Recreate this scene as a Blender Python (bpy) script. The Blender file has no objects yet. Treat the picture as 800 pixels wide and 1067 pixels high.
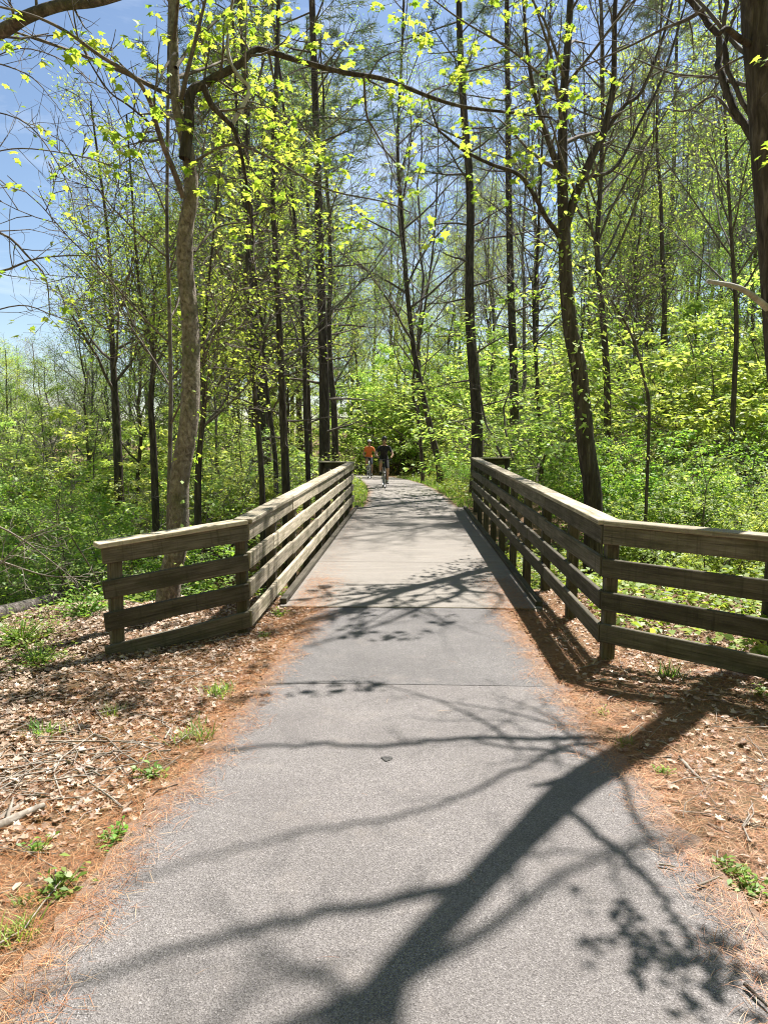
import bpy, bmesh, math
import numpy as np
from mathutils import Vector, Matrix

sc = bpy.context.scene
col = sc.collection
rad = math.radians

# ------------------------------------------------------------------ camera
CAM_Z, FPX, PITCH, YAW = 1.70, 750.0, rad(5.98), rad(2.13)
cam_d = bpy.data.cameras.new("camera")
cam_d.sensor_fit = 'HORIZONTAL'
cam_d.sensor_width = 36.0
cam_d.lens = 36.0 * FPX / 800.0
cam_d.clip_start, cam_d.clip_end = 0.05, 2000.0
cam = bpy.data.objects.new("camera", cam_d)
col.objects.link(cam)
cam.location = (0, 0, CAM_Z)
cam.rotation_euler = (rad(90) - PITCH, 0, YAW)
sc.camera = cam
CR = np.array(cam.rotation_euler.to_matrix())


def ray(px, py):
    return CR @ np.array([(px - 400) / FPX, -(py - 533.5) / FPX, -1.0])


def at(px, py, Y):
    d = ray(px, py)
    return np.array([0, 0, CAM_Z]) + d * (Y / d[1])


def gnd(px, py, z=0.0):
    d = ray(px, py)
    return np.array([0, 0, CAM_Z]) + d * ((z - CAM_Z) / d[2])


SUN = np.array([0.36, 0.52, 1.0])          # towards the sun, per metre of height


def from_shadow(px, py, z):
    return gnd(px, py, 0.0) + SUN * z


# ------------------------------------------------------------------ light
SUN_EL, SUN_AZ = math.atan2(1, math.hypot(SUN[0], SUN[1])), math.atan2(SUN[0], SUN[1])
w = bpy.data.worlds.new("World")
sc.world = w
w.use_nodes = True
nt = w.node_tree
sky = nt.nodes.new('ShaderNodeTexSky')
sky.sky_type = 'NISHITA'
sky.sun_disc = False
sky.sun_elevation, sky.sun_rotation = SUN_EL, SUN_AZ
sky.air_density, sky.dust_density, sky.ozone_density = 1.0, 0.35, 1.0
_tc, _mp, _nz, _rp, _mx = (nt.nodes.new('ShaderNode' + k) for k in ('TexCoord', 'Mapping', 'TexNoise', 'ValToRGB', 'MixRGB'))
_mp.inputs['Scale'].default_value = (2.2, 2.2, 7.0)
_nz.inputs['Scale'].default_value, _nz.inputs['Detail'].default_value, _nz.inputs['Roughness'].default_value = 2.0, 7, .6
_nz.inputs['Distortion'].default_value = .5
_rp.color_ramp.elements[0].position, _rp.color_ramp.elements[1].position = .50, .9
_rp.color_ramp.elements[1].color = (.55, .55, .55, 1)
_mx.inputs[2].default_value = (9.0, 9.3, 9.8, 1)         # thin white cloud
nt.links.new(_tc.outputs['Generated'], _mp.inputs[0])
nt.links.new(_mp.outputs[0], _nz.inputs['Vector'])
nt.links.new(_nz.outputs['Fac'], _rp.inputs[0])
nt.links.new(_rp.outputs[0], _mx.inputs[0])
nt.links.new(sky.outputs[0], _mx.inputs[1])
nt.links.new(_mx.outputs[0], nt.nodes['Background'].inputs[0])
nt.nodes['Background'].inputs[1].default_value = 0.058
sl = bpy.data.lights.new("sun", 'SUN')
sl.energy, sl.angle, sl.color = 5.0, rad(0.53), (1.0, 0.965, 0.91)
so = bpy.data.objects.new("sun", sl)
col.objects.link(so)
so.rotation_euler = Vector(SUN).to_track_quat('Z', 'Y').to_euler()
vs = sc.view_settings
vs.view_transform, vs.look, vs.gamma, vs.exposure = 'Standard', 'None', 1.0, 1.45
vs.use_curve_mapping = False
cy = sc.cycles
cy.max_bounces, cy.diffuse_bounces, cy.glossy_bounces, cy.transmission_bounces = 5, 4, 2, 4
cy.transparent_max_bounces = 4
cy.use_denoising = True
cy.filter_width = 1.1
cy.caustics_reflective = cy.caustics_refractive = False
cy.sample_clamp_indirect = 4.0


# ------------------------------------------------------------------ objects
def tag(o, label=None, cat=None, group=None, kind=None):
    for k, v in (('label', label), ('category', cat), ('group', group), ('kind', kind)):
        if v:
            o[k] = v
    return o


def obj(name, me, mat=None, parent=None):
    o = bpy.data.objects.new(name, me)
    col.objects.link(o)
    if mat is not None:
        if isinstance(mat, (list, tuple)):
            for m in mat:
                me.materials.append(m)
        elif not me.materials:
            me.materials.append(mat)
    if parent is not None:
        o.parent = parent
    return o


def thing(name, label, cat, loc=(0, 0, 0), rz=0.0, group=None):
    o = bpy.data.objects.new(name, None)
    col.objects.link(o)
    o.empty_display_size = 0.2
    o.location = loc
    o.rotation_euler = (0, 0, rz)
    return tag(o, label, cat, group)


KIDS = {}


def copy_tree(o, parent=None):
    c = o.copy()
    col.objects.link(c)
    c.parent = parent
    for ch in KIDS.setdefault(o.name, list(o.children)):
        copy_tree(ch, c)
    return c


# ------------------------------------------------------------------ meshes
def mesh_np(name, V, polys, smooth=False):
    """V (n,3); polys: list of int arrays (m,k)"""
    me = bpy.data.meshes.new(name)
    V = np.asarray(V, np.float32)
    me.vertices.add(len(V))
    me.vertices.foreach_set('co', V.ravel())
    li, ls, off = [], [], 0
    for P in polys:
        P = np.asarray(P, np.int32)
        if P.size == 0:
            continue
        m, k = P.shape
        li.append(P.ravel())
        ls.append(off + np.arange(m, dtype=np.int32) * k)
        off += m * k
    li, ls = np.concatenate(li), np.concatenate(ls)
    me.loops.add(len(li))
    me.loops.foreach_set('vertex_index', li)
    me.polygons.add(len(ls))
    me.polygons.foreach_set('loop_start', ls)
    if smooth:
        me.polygons.foreach_set('use_smooth', np.ones(len(ls), bool))
    me.update(calc_edges=True)
    return me


def mesh_bm(name, bm, smooth=False):
    me = bpy.data.meshes.new(name)
    bm.normal_update()
    if smooth:
        for f in bm.faces:
            f.smooth = True
    bm.to_mesh(me)
    bm.free()
    return me


_qc = {}


def _quads(n, k):
    if (n, k) not in _qc:
        i = np.arange(n - 1)[:, None] * k
        j = np.arange(k)[None, :]
        jn = (j + 1) % k
        _qc[(n, k)] = np.stack([i + j, i + jn, i + k + jn, i + k + j], -1).reshape(-1, 4)
    return _qc[(n, k)]


def nrm(v):
    return v / np.maximum(np.linalg.norm(v, axis=-1, keepdims=True), 1e-9)


def tubes(name, tl, smooth=True, caps=False):
    V, Q, N, off = [], [], [], 0
    for pts, r, k in tl:
        pts = np.asarray(pts, float)
        n = len(pts)
        r = np.asarray(r, float)
        if r.ndim == 0:
            r = np.full(n, float(r))
        T = nrm(np.gradient(pts, axis=0))
        m = T.mean(0)
        ref = np.array([0, 0, 1.0]) if abs(m[2]) < 0.75 * np.linalg.norm(m) else np.array([1.0, 0.2, 0])
        B = nrm(np.cross(T, ref))
        C = np.cross(B, T)
        a = 2 * np.pi * np.arange(k) / k
        ring = pts[:, None] + r[:, None, None] * (np.cos(a)[None, :, None] * B[:, None] + np.sin(a)[None, :, None] * C[:, None])
        V.append(ring.reshape(-1, 3))
        Q.append(_quads(n, k) + off)
        if caps:
            N.append((k, np.stack([off + np.arange(k)[::-1], off + (n - 1) * k + np.arange(k)])))
        off += n * k
    return mesh_np(name, np.concatenate(V), [np.concatenate(Q)] + [x for _, x in N], smooth)


def spline(P, n):
    """Catmull-Rom through points P -> n points"""
    P = np.asarray(P, float)
    if len(P) == 2:
        return P[0] + (P[1] - P[0]) * np.linspace(0, 1, n)[:, None]
    E = np.vstack([2 * P[0] - P[1], P, 2 * P[-1] - P[-2]])
    t = np.linspace(0, len(P) - 1 - 1e-6, n)
    i = t.astype(int)
    f = (t - i)[:, None]
    a, b, c, d = E[i], E[i + 1], E[i + 2], E[i + 3]
    return 0.5 * (2 * b + (c - a) * f + (2 * a - 5 * b + 4 * c - d) * f ** 2 + (3 * b - a - 3 * c + d) * f ** 3)


# leaf templates: x along the leaf, y across, z along its normal
LEAF = (np.array([[0, 0, 0], [.5, -.27, .06], [1, 0, -.08], [.5, .27, .06]]), [np.array([[0, 1, 2, 3]])])
DRY = (np.array([[0, 0, 0.05], [.35, -.3, .16], [.8, -.22, .1], [1, 0, .02], [.75, .25, .14], [.3, .28, .12], [.5, 0, -.02]]),
       [np.array([[6, 0, 1], [6, 1, 2], [6, 2, 3], [6, 3, 4], [6, 4, 5], [6, 5, 0]])])
_o = np.array([[0, 0], [.12, -.22], [.02, -.5], [.32, -.36], [.5, -.56], [.58, -.22], [1.0, 0], [.58, .22], [.5, .56], [.32, .36], [.02, .5], [.12, .22]])
MAPLE = (np.array([[.3, 0, .05]] + [[x, y, -.35 * y * y - .12 * x * x] for x, y in _o]),
         [np.array([[0, i + 1, (i + 1) % 12 + 1] for i in range(12)])])
NEEDLE = (np.array([[0, -.03, 0], [0, .03, 0], [1, 0, -.05]]), [np.array([[0, 1, 2]])])
STRAW = (np.array([[0, -.008, 0], [0, .008, 0], [.5, .022, .05], [.5, .006, .05], [1, .07, 0]]),
         [np.array([[0, 1, 2, 3]]), np.array([[3, 2, 4]])])
BLADE = (np.array([[0, -.03, 0], [0, .03, 0], [.6, .02, .05], [.6, -.02, .05], [1, 0, -.06]]),
         [np.array([[0, 1, 2, 3]]), np.array([[3, 2, 4]])])


def leaf_arrays(P, U, N, size, tmpl):
    T, F = tmpl
    U = nrm(U)
    W = nrm(np.cross(N, U))
    Nn = np.cross(U, W)
    size = np.broadcast_to(np.asarray(size, float), (len(P),))
    V = P[:, None] + size[:, None, None] * (T[None, :, 0, None] * U[:, None] + T[None, :, 1, None] * W[:, None] + T[None, :, 2, None] * Nn[:, None])
    k = len(T)
    off = (np.arange(len(P)) * k)[:, None, None]
    return V.reshape(-1, 3), [(f[None] + off).reshape(-1, f.shape[1]) for f in F]


def leaf_mesh(name, P, U, N, size, tmpl, smooth=False):
    V, F = leaf_arrays(np.asarray(P), np.asarray(U), np.asarray(N), size, tmpl)
    return mesh_np(name, V, F, smooth)


# ------------------------------------------------------------------ materials
def new_mat(name):
    m = bpy.data.materials.new(name)
    m.use_nodes = True
    t = m.node_tree
    t.nodes.clear()
    return m, t


def N_(t, typ, **kw):
    n = t.nodes.new('ShaderNode' + typ)
    for k, v in kw.items():
        if k.startswith('i_'):
            n.inputs[k[2:].replace('_', ' ')].default_value = v
        else:
            setattr(n, k, v)
    return n


def ramp(t, fac, stops, interp='LINEAR'):
    r = N_(t, 'ValToRGB')
    r.color_ramp.interpolation = interp
    e = r.color_ramp.elements
    while len(e) < len(stops):
        e.new(0.5)
    for x, (p, c) in zip(e, stops):
        x.position, x.color = p, (*c, 1)
    t.links.new(fac, r.inputs[0])
    return r.outputs[0]


def mixc(t, fac, a, b, blend='MIX'):
    m = N_(t, 'MixRGB', blend_type=blend)
    for k, v in ((0, fac), (1, a), (2, b)):
        if hasattr(v, 'is_output'):
            t.links.new(v, m.inputs[k])
        else:
            m.inputs[k].default_value = v if k == 0 else (*v, 1)
    return m.outputs[0]


def noise(t, vec, scale, detail=4, rough=.6, dist=0.0):
    n = N_(t, 'TexNoise')
    n.inputs['Scale'].default_value, n.inputs['Detail'].default_value = scale, detail
    n.inputs['Roughness'].default_value, n.inputs['Distortion'].default_value = rough, dist
    if vec is not None:
        t.links.new(vec, n.inputs['Vector'])
    return n.outputs['Fac']


def mapping(t, src, scale):
    m = N_(t, 'Mapping')
    m.inputs['Scale'].default_value = scale
    t.links.new(src, m.inputs['Vector'])
    return m.outputs[0]


def N_scale(t, v, k):
    m = N_(t, 'Math', operation='MULTIPLY')
    m.inputs[1].default_value = k
    t.links.new(v, m.inputs[0])
    return m.outputs[0]


def finish(t, color, rough=.85, bump=None, bdist=.01, bstr=.6, spec=.3):
    p = N_(t, 'BsdfPrincipled')
    p.inputs['Roughness'].default_value = rough
    p.inputs['Specular IOR Level'].default_value = spec
    if hasattr(color, 'is_output'):
        t.links.new(color, p.inputs['Base Color'])
    else:
        p.inputs['Base Color'].default_value = (*color, 1)
    if bump is not None:
        b = N_(t, 'Bump')
        b.inputs['Strength'].default_value, b.inputs['Distance'].default_value = bstr, bdist
        t.links.new(bump, b.inputs['Height'])
        t.links.new(b.outputs[0], p.inputs['Normal'])
    o = N_(t, 'OutputMaterial')
    t.links.new(p.outputs[0], o.inputs[0])
    return p


def leaf_mat(name, stops, trans=1.25, mixf=.5, gloss=.03, vary=.25):
    m, t = new_mat(name)
    g = N_(t, 'NewGeometry')
    c = ramp(t, g.outputs['Random Per Island'], stops)
    if vary:
        oi = N_(t, 'ObjectInfo')
        hv = N_(t, 'HueSaturation')
        mr = N_(t, 'MapRange')
        mr.inputs['To Min'].default_value, mr.inputs['To Max'].default_value = 1 - vary, 1 + vary
        t.links.new(oi.outputs['Random'], mr.inputs['Value'])
        t.links.new(mr.outputs[0], hv.inputs['Value'])
        m3 = N_(t, 'MapRange')
        mm = N_(t, 'Math', operation='FRACT')
        m5 = N_(t, 'Math', operation='MULTIPLY')
        m5.inputs[1].default_value = 7.31
        t.links.new(oi.outputs['Random'], m5.inputs[0])
        t.links.new(m5.outputs[0], mm.inputs[0])
        t.links.new(mm.outputs[0], m3.inputs['Value'])
        m3.inputs['To Min'].default_value, m3.inputs['To Max'].default_value = .478, .522
        t.links.new(m3.outputs[0], hv.inputs['Hue'])
        hv.inputs['Saturation'].default_value = 1.0
        t.links.new(c, hv.inputs['Color'])
        c = hv.outputs[0]
    d, tr, gl = N_(t, 'BsdfDiffuse'), N_(t, 'BsdfTranslucent'), N_(t, 'BsdfGlossy')
    t.links.new(c, d.inputs[0])
    tc = mixc(t, 1.0, c, (trans * 1.1, trans, trans * .6), 'MULTIPLY')
    t.links.new(tc, tr.inputs[0])
    gl.inputs['Roughness'].default_value = .5
    m1, m2 = N_(t, 'MixShader'), N_(t, 'MixShader')
    m1.inputs[0].default_value, m2.inputs[0].default_value = mixf, gloss
    t.links.new(d.outputs[0], m1.inputs[1])
    t.links.new(tr.outputs[0], m1.inputs[2])
    t.links.new(m1.outputs[0], m2.inputs[1])
    t.links.new(gl.outputs[0], m2.inputs[2])
    o = N_(t, 'OutputMaterial')
    t.links.new(m2.outputs[0], o.inputs[0])
    return m


M = {}
M['leaf_shrub'] = leaf_mat('leaf_shrub', [(0, (.17, .27, .045)), (.5, (.30, .43, .10)), (1, (.45, .54, .18))], trans=1.6, mixf=.55)
M['leaf_fresh'] = leaf_mat('leaf_fresh', [(0, (.12, .24, .03)), (.6, (.22, .38, .06)), (1, (.36, .47, .11))], trans=1.45, mixf=.55)
M['leaf_spring'] = leaf_mat('leaf_spring', [(0, (.16, .27, .04)), (.5, (.28, .42, .08)), (1, (.42, .52, .15))], trans=1.4)
M['leaf_maple'] = leaf_mat('leaf_maple', [(0, (.17, .30, .04)), (.5, (.29, .42, .06)), (1, (.44, .52, .10))], trans=1.4, mixf=.6, vary=0)
M['needle'] = leaf_mat('needle', [(0, (.045, .09, .035)), (.6, (.10, .165, .065)), (1, (.19, .25, .11))], trans=1.1, mixf=.4, gloss=.1, vary=.2)
M['weed'] = leaf_mat('weed', [(0, (.12, .22, .03)), (.6, (.20, .34, .05)), (1, (.34, .42, .10))])
M['dry_leaf'] = leaf_mat('dry_leaf', [(0, (.12, .06, .03)), (.15, (.20, .12, .075)), (.4, (.34, .235, .165)), (.7, (.45, .335, .25)), (.92, (.54, .43, .34)), (1, (.30, .14, .06))], trans=.8, mixf=.2, gloss=.04, vary=0)
M['straw'] = leaf_mat('straw', [(0, (.19, .065, .025)), (.4, (.35, .135, .048)), (.75, (.47, .23, .095)), (1, (.57, .42, .25))], trans=.7, mixf=.15, gloss=.04, vary=0)


def bark(name, dark, mid, light, zs=.18, sc_=9.0, bump=.03, moss=0.0):
    m, t = new_mat(name)
    tc = N_(t, 'TexCoord')
    v = mapping(t, tc.outputs['Object'], (1, 1, zs))
    n1 = noise(t, v, sc_ * 2.2, 5, .65, .6)
    n2 = noise(t, tc.outputs['Object'], 2.0, 4, .6)
    c = ramp(t, n1, [(.32, dark), (.52, mid), (.72, light)])
    c = mixc(t, ramp(t, n2, [(.4, (0, 0, 0)), (.7, (.6, .6, .6))]), c, tuple(x * .6 for x in mid))
    if moss:
        n3 = noise(t, tc.outputs['Object'], 5.0, 5, .7)
        c = mixc(t, ramp(t, n3, [(.5, (0, 0, 0)), (.62, (moss, moss, moss))]), c, (.07, .09, .03))
    finish(t, c, .9, n1, bump, .9, .15)
    return m


M['bark_dark'] = bark('bark_dark', (.026, .02, .016), (.08, .065, .052), (.175, .148, .12))
M['bark_brown'] = bark('bark_brown', (.035, .026, .019), (.10, .078, .058), (.20, .165, .13))
M['bark_grey'] = bark('bark_grey', (.06, .05, .045), (.15, .13, .115), (.26, .235, .21), .5, 6, .012)
M['bark_tan'] = bark('bark_tan', (.08, .063, .05), (.24, .20, .162), (.42, .365, .31), .7, 13, .03, .35)
M['bark_pale'] = bark('bark_pale', (.25, .22, .19), (.42, .39, .35), (.58, .55, .50), .4, 8, .006)
M['twig'] = bark('twig', (.06, .048, .04), (.15, .125, .105), (.27, .235, .20), 1, 5, .002)
M['twig_grey'] = bark('twig_grey', (.14, .12, .11), (.26, .23, .21), (.40, .36, .33), 1, 5, .002)
M['stick'] = bark('stick', (.14, .11, .085), (.28, .24, .20), (.48, .43, .38), 1, 10, .004)
M['log'] = bark('log', (.03, .025, .022), (.12, .10, .09), (.30, .27, .25), 1, 8, .02, .3)


# weathered boards: UV in metres, u along the board
def wood_mat(name, k=1.0, green=.35):
    m, t = new_mat(name)
    uv = N_(t, 'UVMap')
    oi = N_(t, 'ObjectInfo')
    off = N_(t, 'VectorMath', operation='MULTIPLY_ADD')
    comb = N_(t, 'CombineXYZ')
    for i in range(3):
        t.links.new(oi.outputs['Random'], comb.inputs[i])
    off.inputs[1].default_value = (37, 53, 11)
    t.links.new(comb.outputs[0], off.inputs[0])
    t.links.new(uv.outputs[0], off.inputs[2])
    v = off.outputs[0]
    grain = noise(t, mapping(t, v, (2.2, 70, 1)), 1.0, 5, .6, .4)
    blot = noise(t, mapping(t, v, (3, 9, 1)), 1.0, 5, .65)
    streak = noise(t, mapping(t, v, (22, 2.0, 1)), 1.0, 3, .6)
    wear = noise(t, mapping(t, v, (60, 60, 1)), 1.0, 3, .7)
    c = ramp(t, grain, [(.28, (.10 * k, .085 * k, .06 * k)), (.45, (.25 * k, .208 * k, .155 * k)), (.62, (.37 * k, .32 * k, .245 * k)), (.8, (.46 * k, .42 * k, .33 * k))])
    c = mixc(t, ramp(t, blot, [(.42, (0, 0, 0)), (.68, (.75, .75, .75))]), c, (.10 * k, .09 * k, .05 * k))
    c = mixc(t, ramp(t, streak, [(.56, (0, 0, 0)), (.72, (.6, .6, .6))]), c, (.09 * k, .08 * k, .055 * k))
    gm = noise(t, mapping(t, v, (1.3, 5, 1)), 1.0, 4, .7)
    c = mixc(t, ramp(t, gm, [(.48, (0, 0, 0)), (.66, (green, green, green))]), c, (.12 * k, .12 * k, .06 * k))
    c = mixc(t, ramp(t, wear, [(.6, (0, 0, 0)), (.75, (.4, .4, .4))]), c, (.45 * k, .42 * k, .36 * k))
    hv = N_(t, 'HueSaturation')
    mr = N_(t, 'MapRange')
    mr.inputs['To Min'].default_value, mr.inputs['To Max'].default_value = .62, 1.22
    t.links.new(oi.outputs['Random'], mr.inputs['Value'])
    t.links.new(mr.outputs[0], hv.inputs['Value'])
    t.links.new(c, hv.inputs['Color'])
    finish(t, hv.outputs[0], .85, grain, .004, .8, .2)
    return m


M['wood'] = wood_mat('weathered_wood', .47, .3)  # wings and right run: shade put into a darker board colour
M['wood_bleached'] = wood_mat('sun_bleached_wood', 1.5, .2)  # left run and caps: bleached, with sunlight put into the paler colour
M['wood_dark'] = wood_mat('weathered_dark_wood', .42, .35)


def asphalt(name, lo, hi, big):
    m, t = new_mat(name)
    tc = N_(t, 'TexCoord')
    p = tc.outputs['Object']
    vo = N_(t, 'TexVoronoi')
    vo.inputs['Scale'].default_value = 230
    t.links.new(p, vo.inputs['Vector'])
    bw = N_(t, 'RGBToBW')
    t.links.new(vo.outputs['Color'], bw.inputs[0])
    n = noise(t, p, 120, 4, .8)
    c = ramp(t, bw.outputs[0], [(.15, lo), (.5, tuple((a + b) / 2 for a, b in zip(lo, hi))), (.85, hi), (.97, tuple(min(1, x * 1.6) for x in hi))])
    c = mixc(t, ramp(t, n, [(.46, (0, 0, 0)), (.7, (.6, .6, .6))]), c, tuple(x * .45 for x in lo))
    b1 = noise(t, p, 1.1, 5, .65)
    c = mixc(t, ramp(t, b1, [(.35, (big, big, big)), (.65, (0, 0, 0))]), c, tuple(x * .8 for x in lo))
    b2 = noise(t, p, 3.2, 6, .7)
    c = mixc(t, ramp(t, b2, [(.55, (0, 0, 0)), (.75, (.35, .35, .35))]), c, (.25, .215, .19))
    ea = N_(t, 'Attribute', attribute_name='to_edge')
    em = N_(t, 'Math', operation='MULTIPLY_ADD')
    em.inputs[1].default_value = .32
    t.links.new(noise(t, p, 7, 6, .75), em.inputs[0])
    t.links.new(ea.outputs['Fac'], em.inputs[2])
    c = mixc(t, ramp(t, N_scale(t, em.outputs[0], .8), [(.82, (0, 0, 0)), (.93, (.85, .85, .85))]), c, (.20, .125, .08))
    hgt = N_(t, 'Math', operation='ADD')
    t.links.new(vo.outputs['Distance'], hgt.inputs[0])
    t.links.new(n, hgt.inputs[1])
    finish(t, c, .88, hgt.outputs[0], .004, .7, .25)
    return m


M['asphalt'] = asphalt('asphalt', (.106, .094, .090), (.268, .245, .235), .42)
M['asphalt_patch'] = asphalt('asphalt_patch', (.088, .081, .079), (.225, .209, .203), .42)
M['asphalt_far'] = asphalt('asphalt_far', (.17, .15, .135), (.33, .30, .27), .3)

M['asphalt_dark'] = asphalt('asphalt_dark', (.04, .038, .036), (.10, .095, .09), .2)
m, t = new_mat('deck_concrete')
p = N_(t, 'TexCoord').outputs['Object']
n1, n2, n3 = noise(t, p, 2.2, 6, .7), noise(t, p, 60, 4, .75), noise(t, mapping(t, p, (1, 6, 1)), 1.6, 5, .65)
c = ramp(t, n2, [(.35, (.13, .116, .101)), (.55, (.212, .19, .166)), (.75, (.29, .264, .232))])
c = mixc(t, ramp(t, n1, [(.4, (0, 0, 0)), (.68, (.6, .6, .6))]), c, (.16, .14, .12))
c = mixc(t, ramp(t, n3, [(.48, (0, 0, 0)), (.7, (.5, .5, .5))]), c, (.27, .238, .205))
finish(t, c, .9, n2, .003, .5)
M['deck'] = m

m, t = new_mat('ground_soil')
p = N_(t, 'TexCoord').outputs['Object']
n1, n2, n3 = noise(t, p, 9, 8, .75), noise(t, p, 45, 5, .8), noise(t, p, .7, 5, .6)
c = ramp(t, n2, [(.3, (.06, .04, .026)), (.45, (.19, .12, .075)), (.6, (.32, .21, .135)), (.75, (.47, .35, .25))])
c = mixc(t, ramp(t, n1, [(.4, (0, 0, 0)), (.65, (.8, .8, .8))]), c, (.25, .135, .075))
c = mixc(t, ramp(t, n3, [(.42, (0, 0, 0)), (.6, (.7, .7, .7))]), c, (.15, .12, .07))
finish(t, c, .95, n2, .03, .9, .1)
M['soil'] = m


def plain(name, colr, rough=.6, metal=0.0, spec=.4):
    m, t = new_mat(name)
    p = N_(t, 'TexCoord').outputs['Object']
    n = noise(t, p, 18, 4, .6)
    c = mixc(t, ramp(t, n, [(.3, (0, 0, 0)), (.8, (.35, .35, .35))]), colr, tuple(x * .6 for x in colr))
    q = finish(t, c, rough, None, spec=spec)
    q.inputs['Metallic'].default_value = metal
    return m


M['rubber'] = plain('rubber', (.02, .02, .02), .8)
M['metal'] = plain('metal', (.55, .55, .56), .35, 1)
M['paint_black'] = plain('paint_black', (.025, .025, .028), .35)
M['paint_silver'] = plain('paint_silver', (.45, .46, .48), .3, .6)
M['skin'] = plain('skin', (.46, .27, .19), .5)
M['black_cloth'] = plain('black_cloth', (.018, .018, .022), .85)
M['orange_cloth'] = plain('orange_cloth', (.75, .20, .05), .8)
M['navy_cloth'] = plain('navy_cloth', (.03, .035, .06), .85)
M['white_shell'] = plain('white_shell', (.62, .64, .66), .35)
M['black_shell'] = plain('black_shell', (.03, .03, .032), .3)
M['eye'] = plain('eye', (.03, .02, .015), .2)
M['hair'] = plain('hair', (.05, .03, .02), .7)
M['shoe'] = plain('shoe', (.05, .05, .05), .6)
M['sock'] = plain('sock', (.7, .7, .7), .8)
M['nail'] = plain('nail', (.10, .08, .07), .5, .6)


# ------------------------------------------------------------------ terrain
def sstep(a, b, x):
    t = np.clip((x - a) / (b - a), 0, 1)
    return t * t * (3 - 2 * t)


def path_c(y):
    y = np.asarray(y, float)
    f = np.clip(y - 17, 0, 60)
    return -0.0046 * f ** 2 - .012 * f


def path_z(y):
    y = np.asarray(y, float)
    return -.02 * sstep(16, 26, y) - .0022 * np.clip(y - 19, 0, 40) ** 1.75


def vnoise(x, y):
    return (np.sin(x * 1.7 + 1.3 * np.sin(y * .9)) * np.cos(y * 1.3 + .7 * np.sin(x * 1.1)) + .5 * np.sin(x * 3.9 + y * 2.3) * np.cos(y * 4.3 - x * 1.9))


def height(x, y):
    x, y = np.asarray(x, float), np.asarray(y, float)
    dx = x - path_c(y)
    d = np.abs(dx)
    h = path_z(np.clip(y, 0, 60)) - .014 * sstep(.6, .85, d) - .008 * sstep(.95, 1.15, d) + .008 * sstep(1.2, 1.5, d)
    off = sstep(1.3, 3.2, d)
    h = h + off * (.05 * vnoise(x, y) + .02 * vnoise(x * 3.1, y * 3.1))
    h = h + .15 * np.exp(-((x - 2.5) ** 2 / .5 + (y - 4.45) ** 2 / .3))
    # creek under the bridge
    yc = 12.3 + .10 * np.clip(x, -20, 20)
    half = 3.2
    bmp = sstep(-1.25, 1.25, (half - np.abs(y - yc)) / 1.3)
    dep = np.where(dx < 0, 1.35, .75)
    h = h - dep * bmp * (1 - sstep(14, 26, d))
    # lowland on the left
    bank = 3.3 + 1.1 * np.clip((6.5 - y), 0, 8)
    h = h - 1.15 * sstep(0, 3.0, -x - bank) * sstep(-2, 3, y) * (1 - bmp * .8)
    h = h - .9 * sstep(4, 14, -dx) * sstep(16, 24, y)
    # rising ground on the right and far behind
    h = h + .26 * np.clip(dx - 5.0, 0, 34) * sstep(9, 17, y) * 1.0
    h = h + .05 * np.clip(dx - 4, 0, 30) * (1 - sstep(9, 17, y))
    h = h + .09 * np.clip(y - 50, 0, 70) * sstep(-16, 4, dx)
    return h


def axis(stops):
    out = []
    for (a, b, s) in stops:
        out += list(np.arange(a, b, s))
    return np.array(out)


gx = axis([(-400, -60, 34), (-60, -16, 2.2), (-16, -5, .5), (-5, 5, .11), (5, 14, .5), (14, 60, 2.2), (60, 401, 34)])
gy = axis([(-60, -2, 4), (-2, 1, .4), (1, 8, .11), (8, 19, .25), (19, 45, .8), (45, 120, 3), (120, 501, 34)])
X, Y = np.meshgrid(gx, gy)
Z = height(X, Y)
rr = np.random.default_rng(5)
Z = Z + np.where((np.abs(X - path_c(Y)) > 1.4) & (np.abs(X) < 8) & (Y < 12), rr.normal(0, .007, Z.shape), 0)
nx_, ny_ = len(gx), len(gy)
ii = (np.arange(ny_ - 1)[:, None] * nx_ + np.arange(nx_ - 1)[None, :]).ravel()
g = obj('ground', mesh_np('ground', np.stack([X, Y, Z], -1).reshape(-1, 3), [np.stack([ii, ii + 1, ii + nx_ + 1, ii + nx_], -1)], True), M['soil'])
tag(g, 'brown forest floor of soil and needles on both sides of the path', None, None, 'structure')


def hz(x, y):
    return float(height(x, y))


# path sheets -------------------------------------------------------
def edge_wob(y, s):
    return .030 * np.sin(y * 1.7 + s) + .012 * np.sin(y * 5.3 + 2 * s) + .010 * np.sin(y * 13.7 + 3 * s) + .008 * np.sin(y * 31 + s)


def half_w(y):
    return 1.18 - .25 * sstep(2.4, 6.6, np.asarray(y, float)) + .28 * sstep(8.0, 10.5, np.asarray(y, float))


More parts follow.
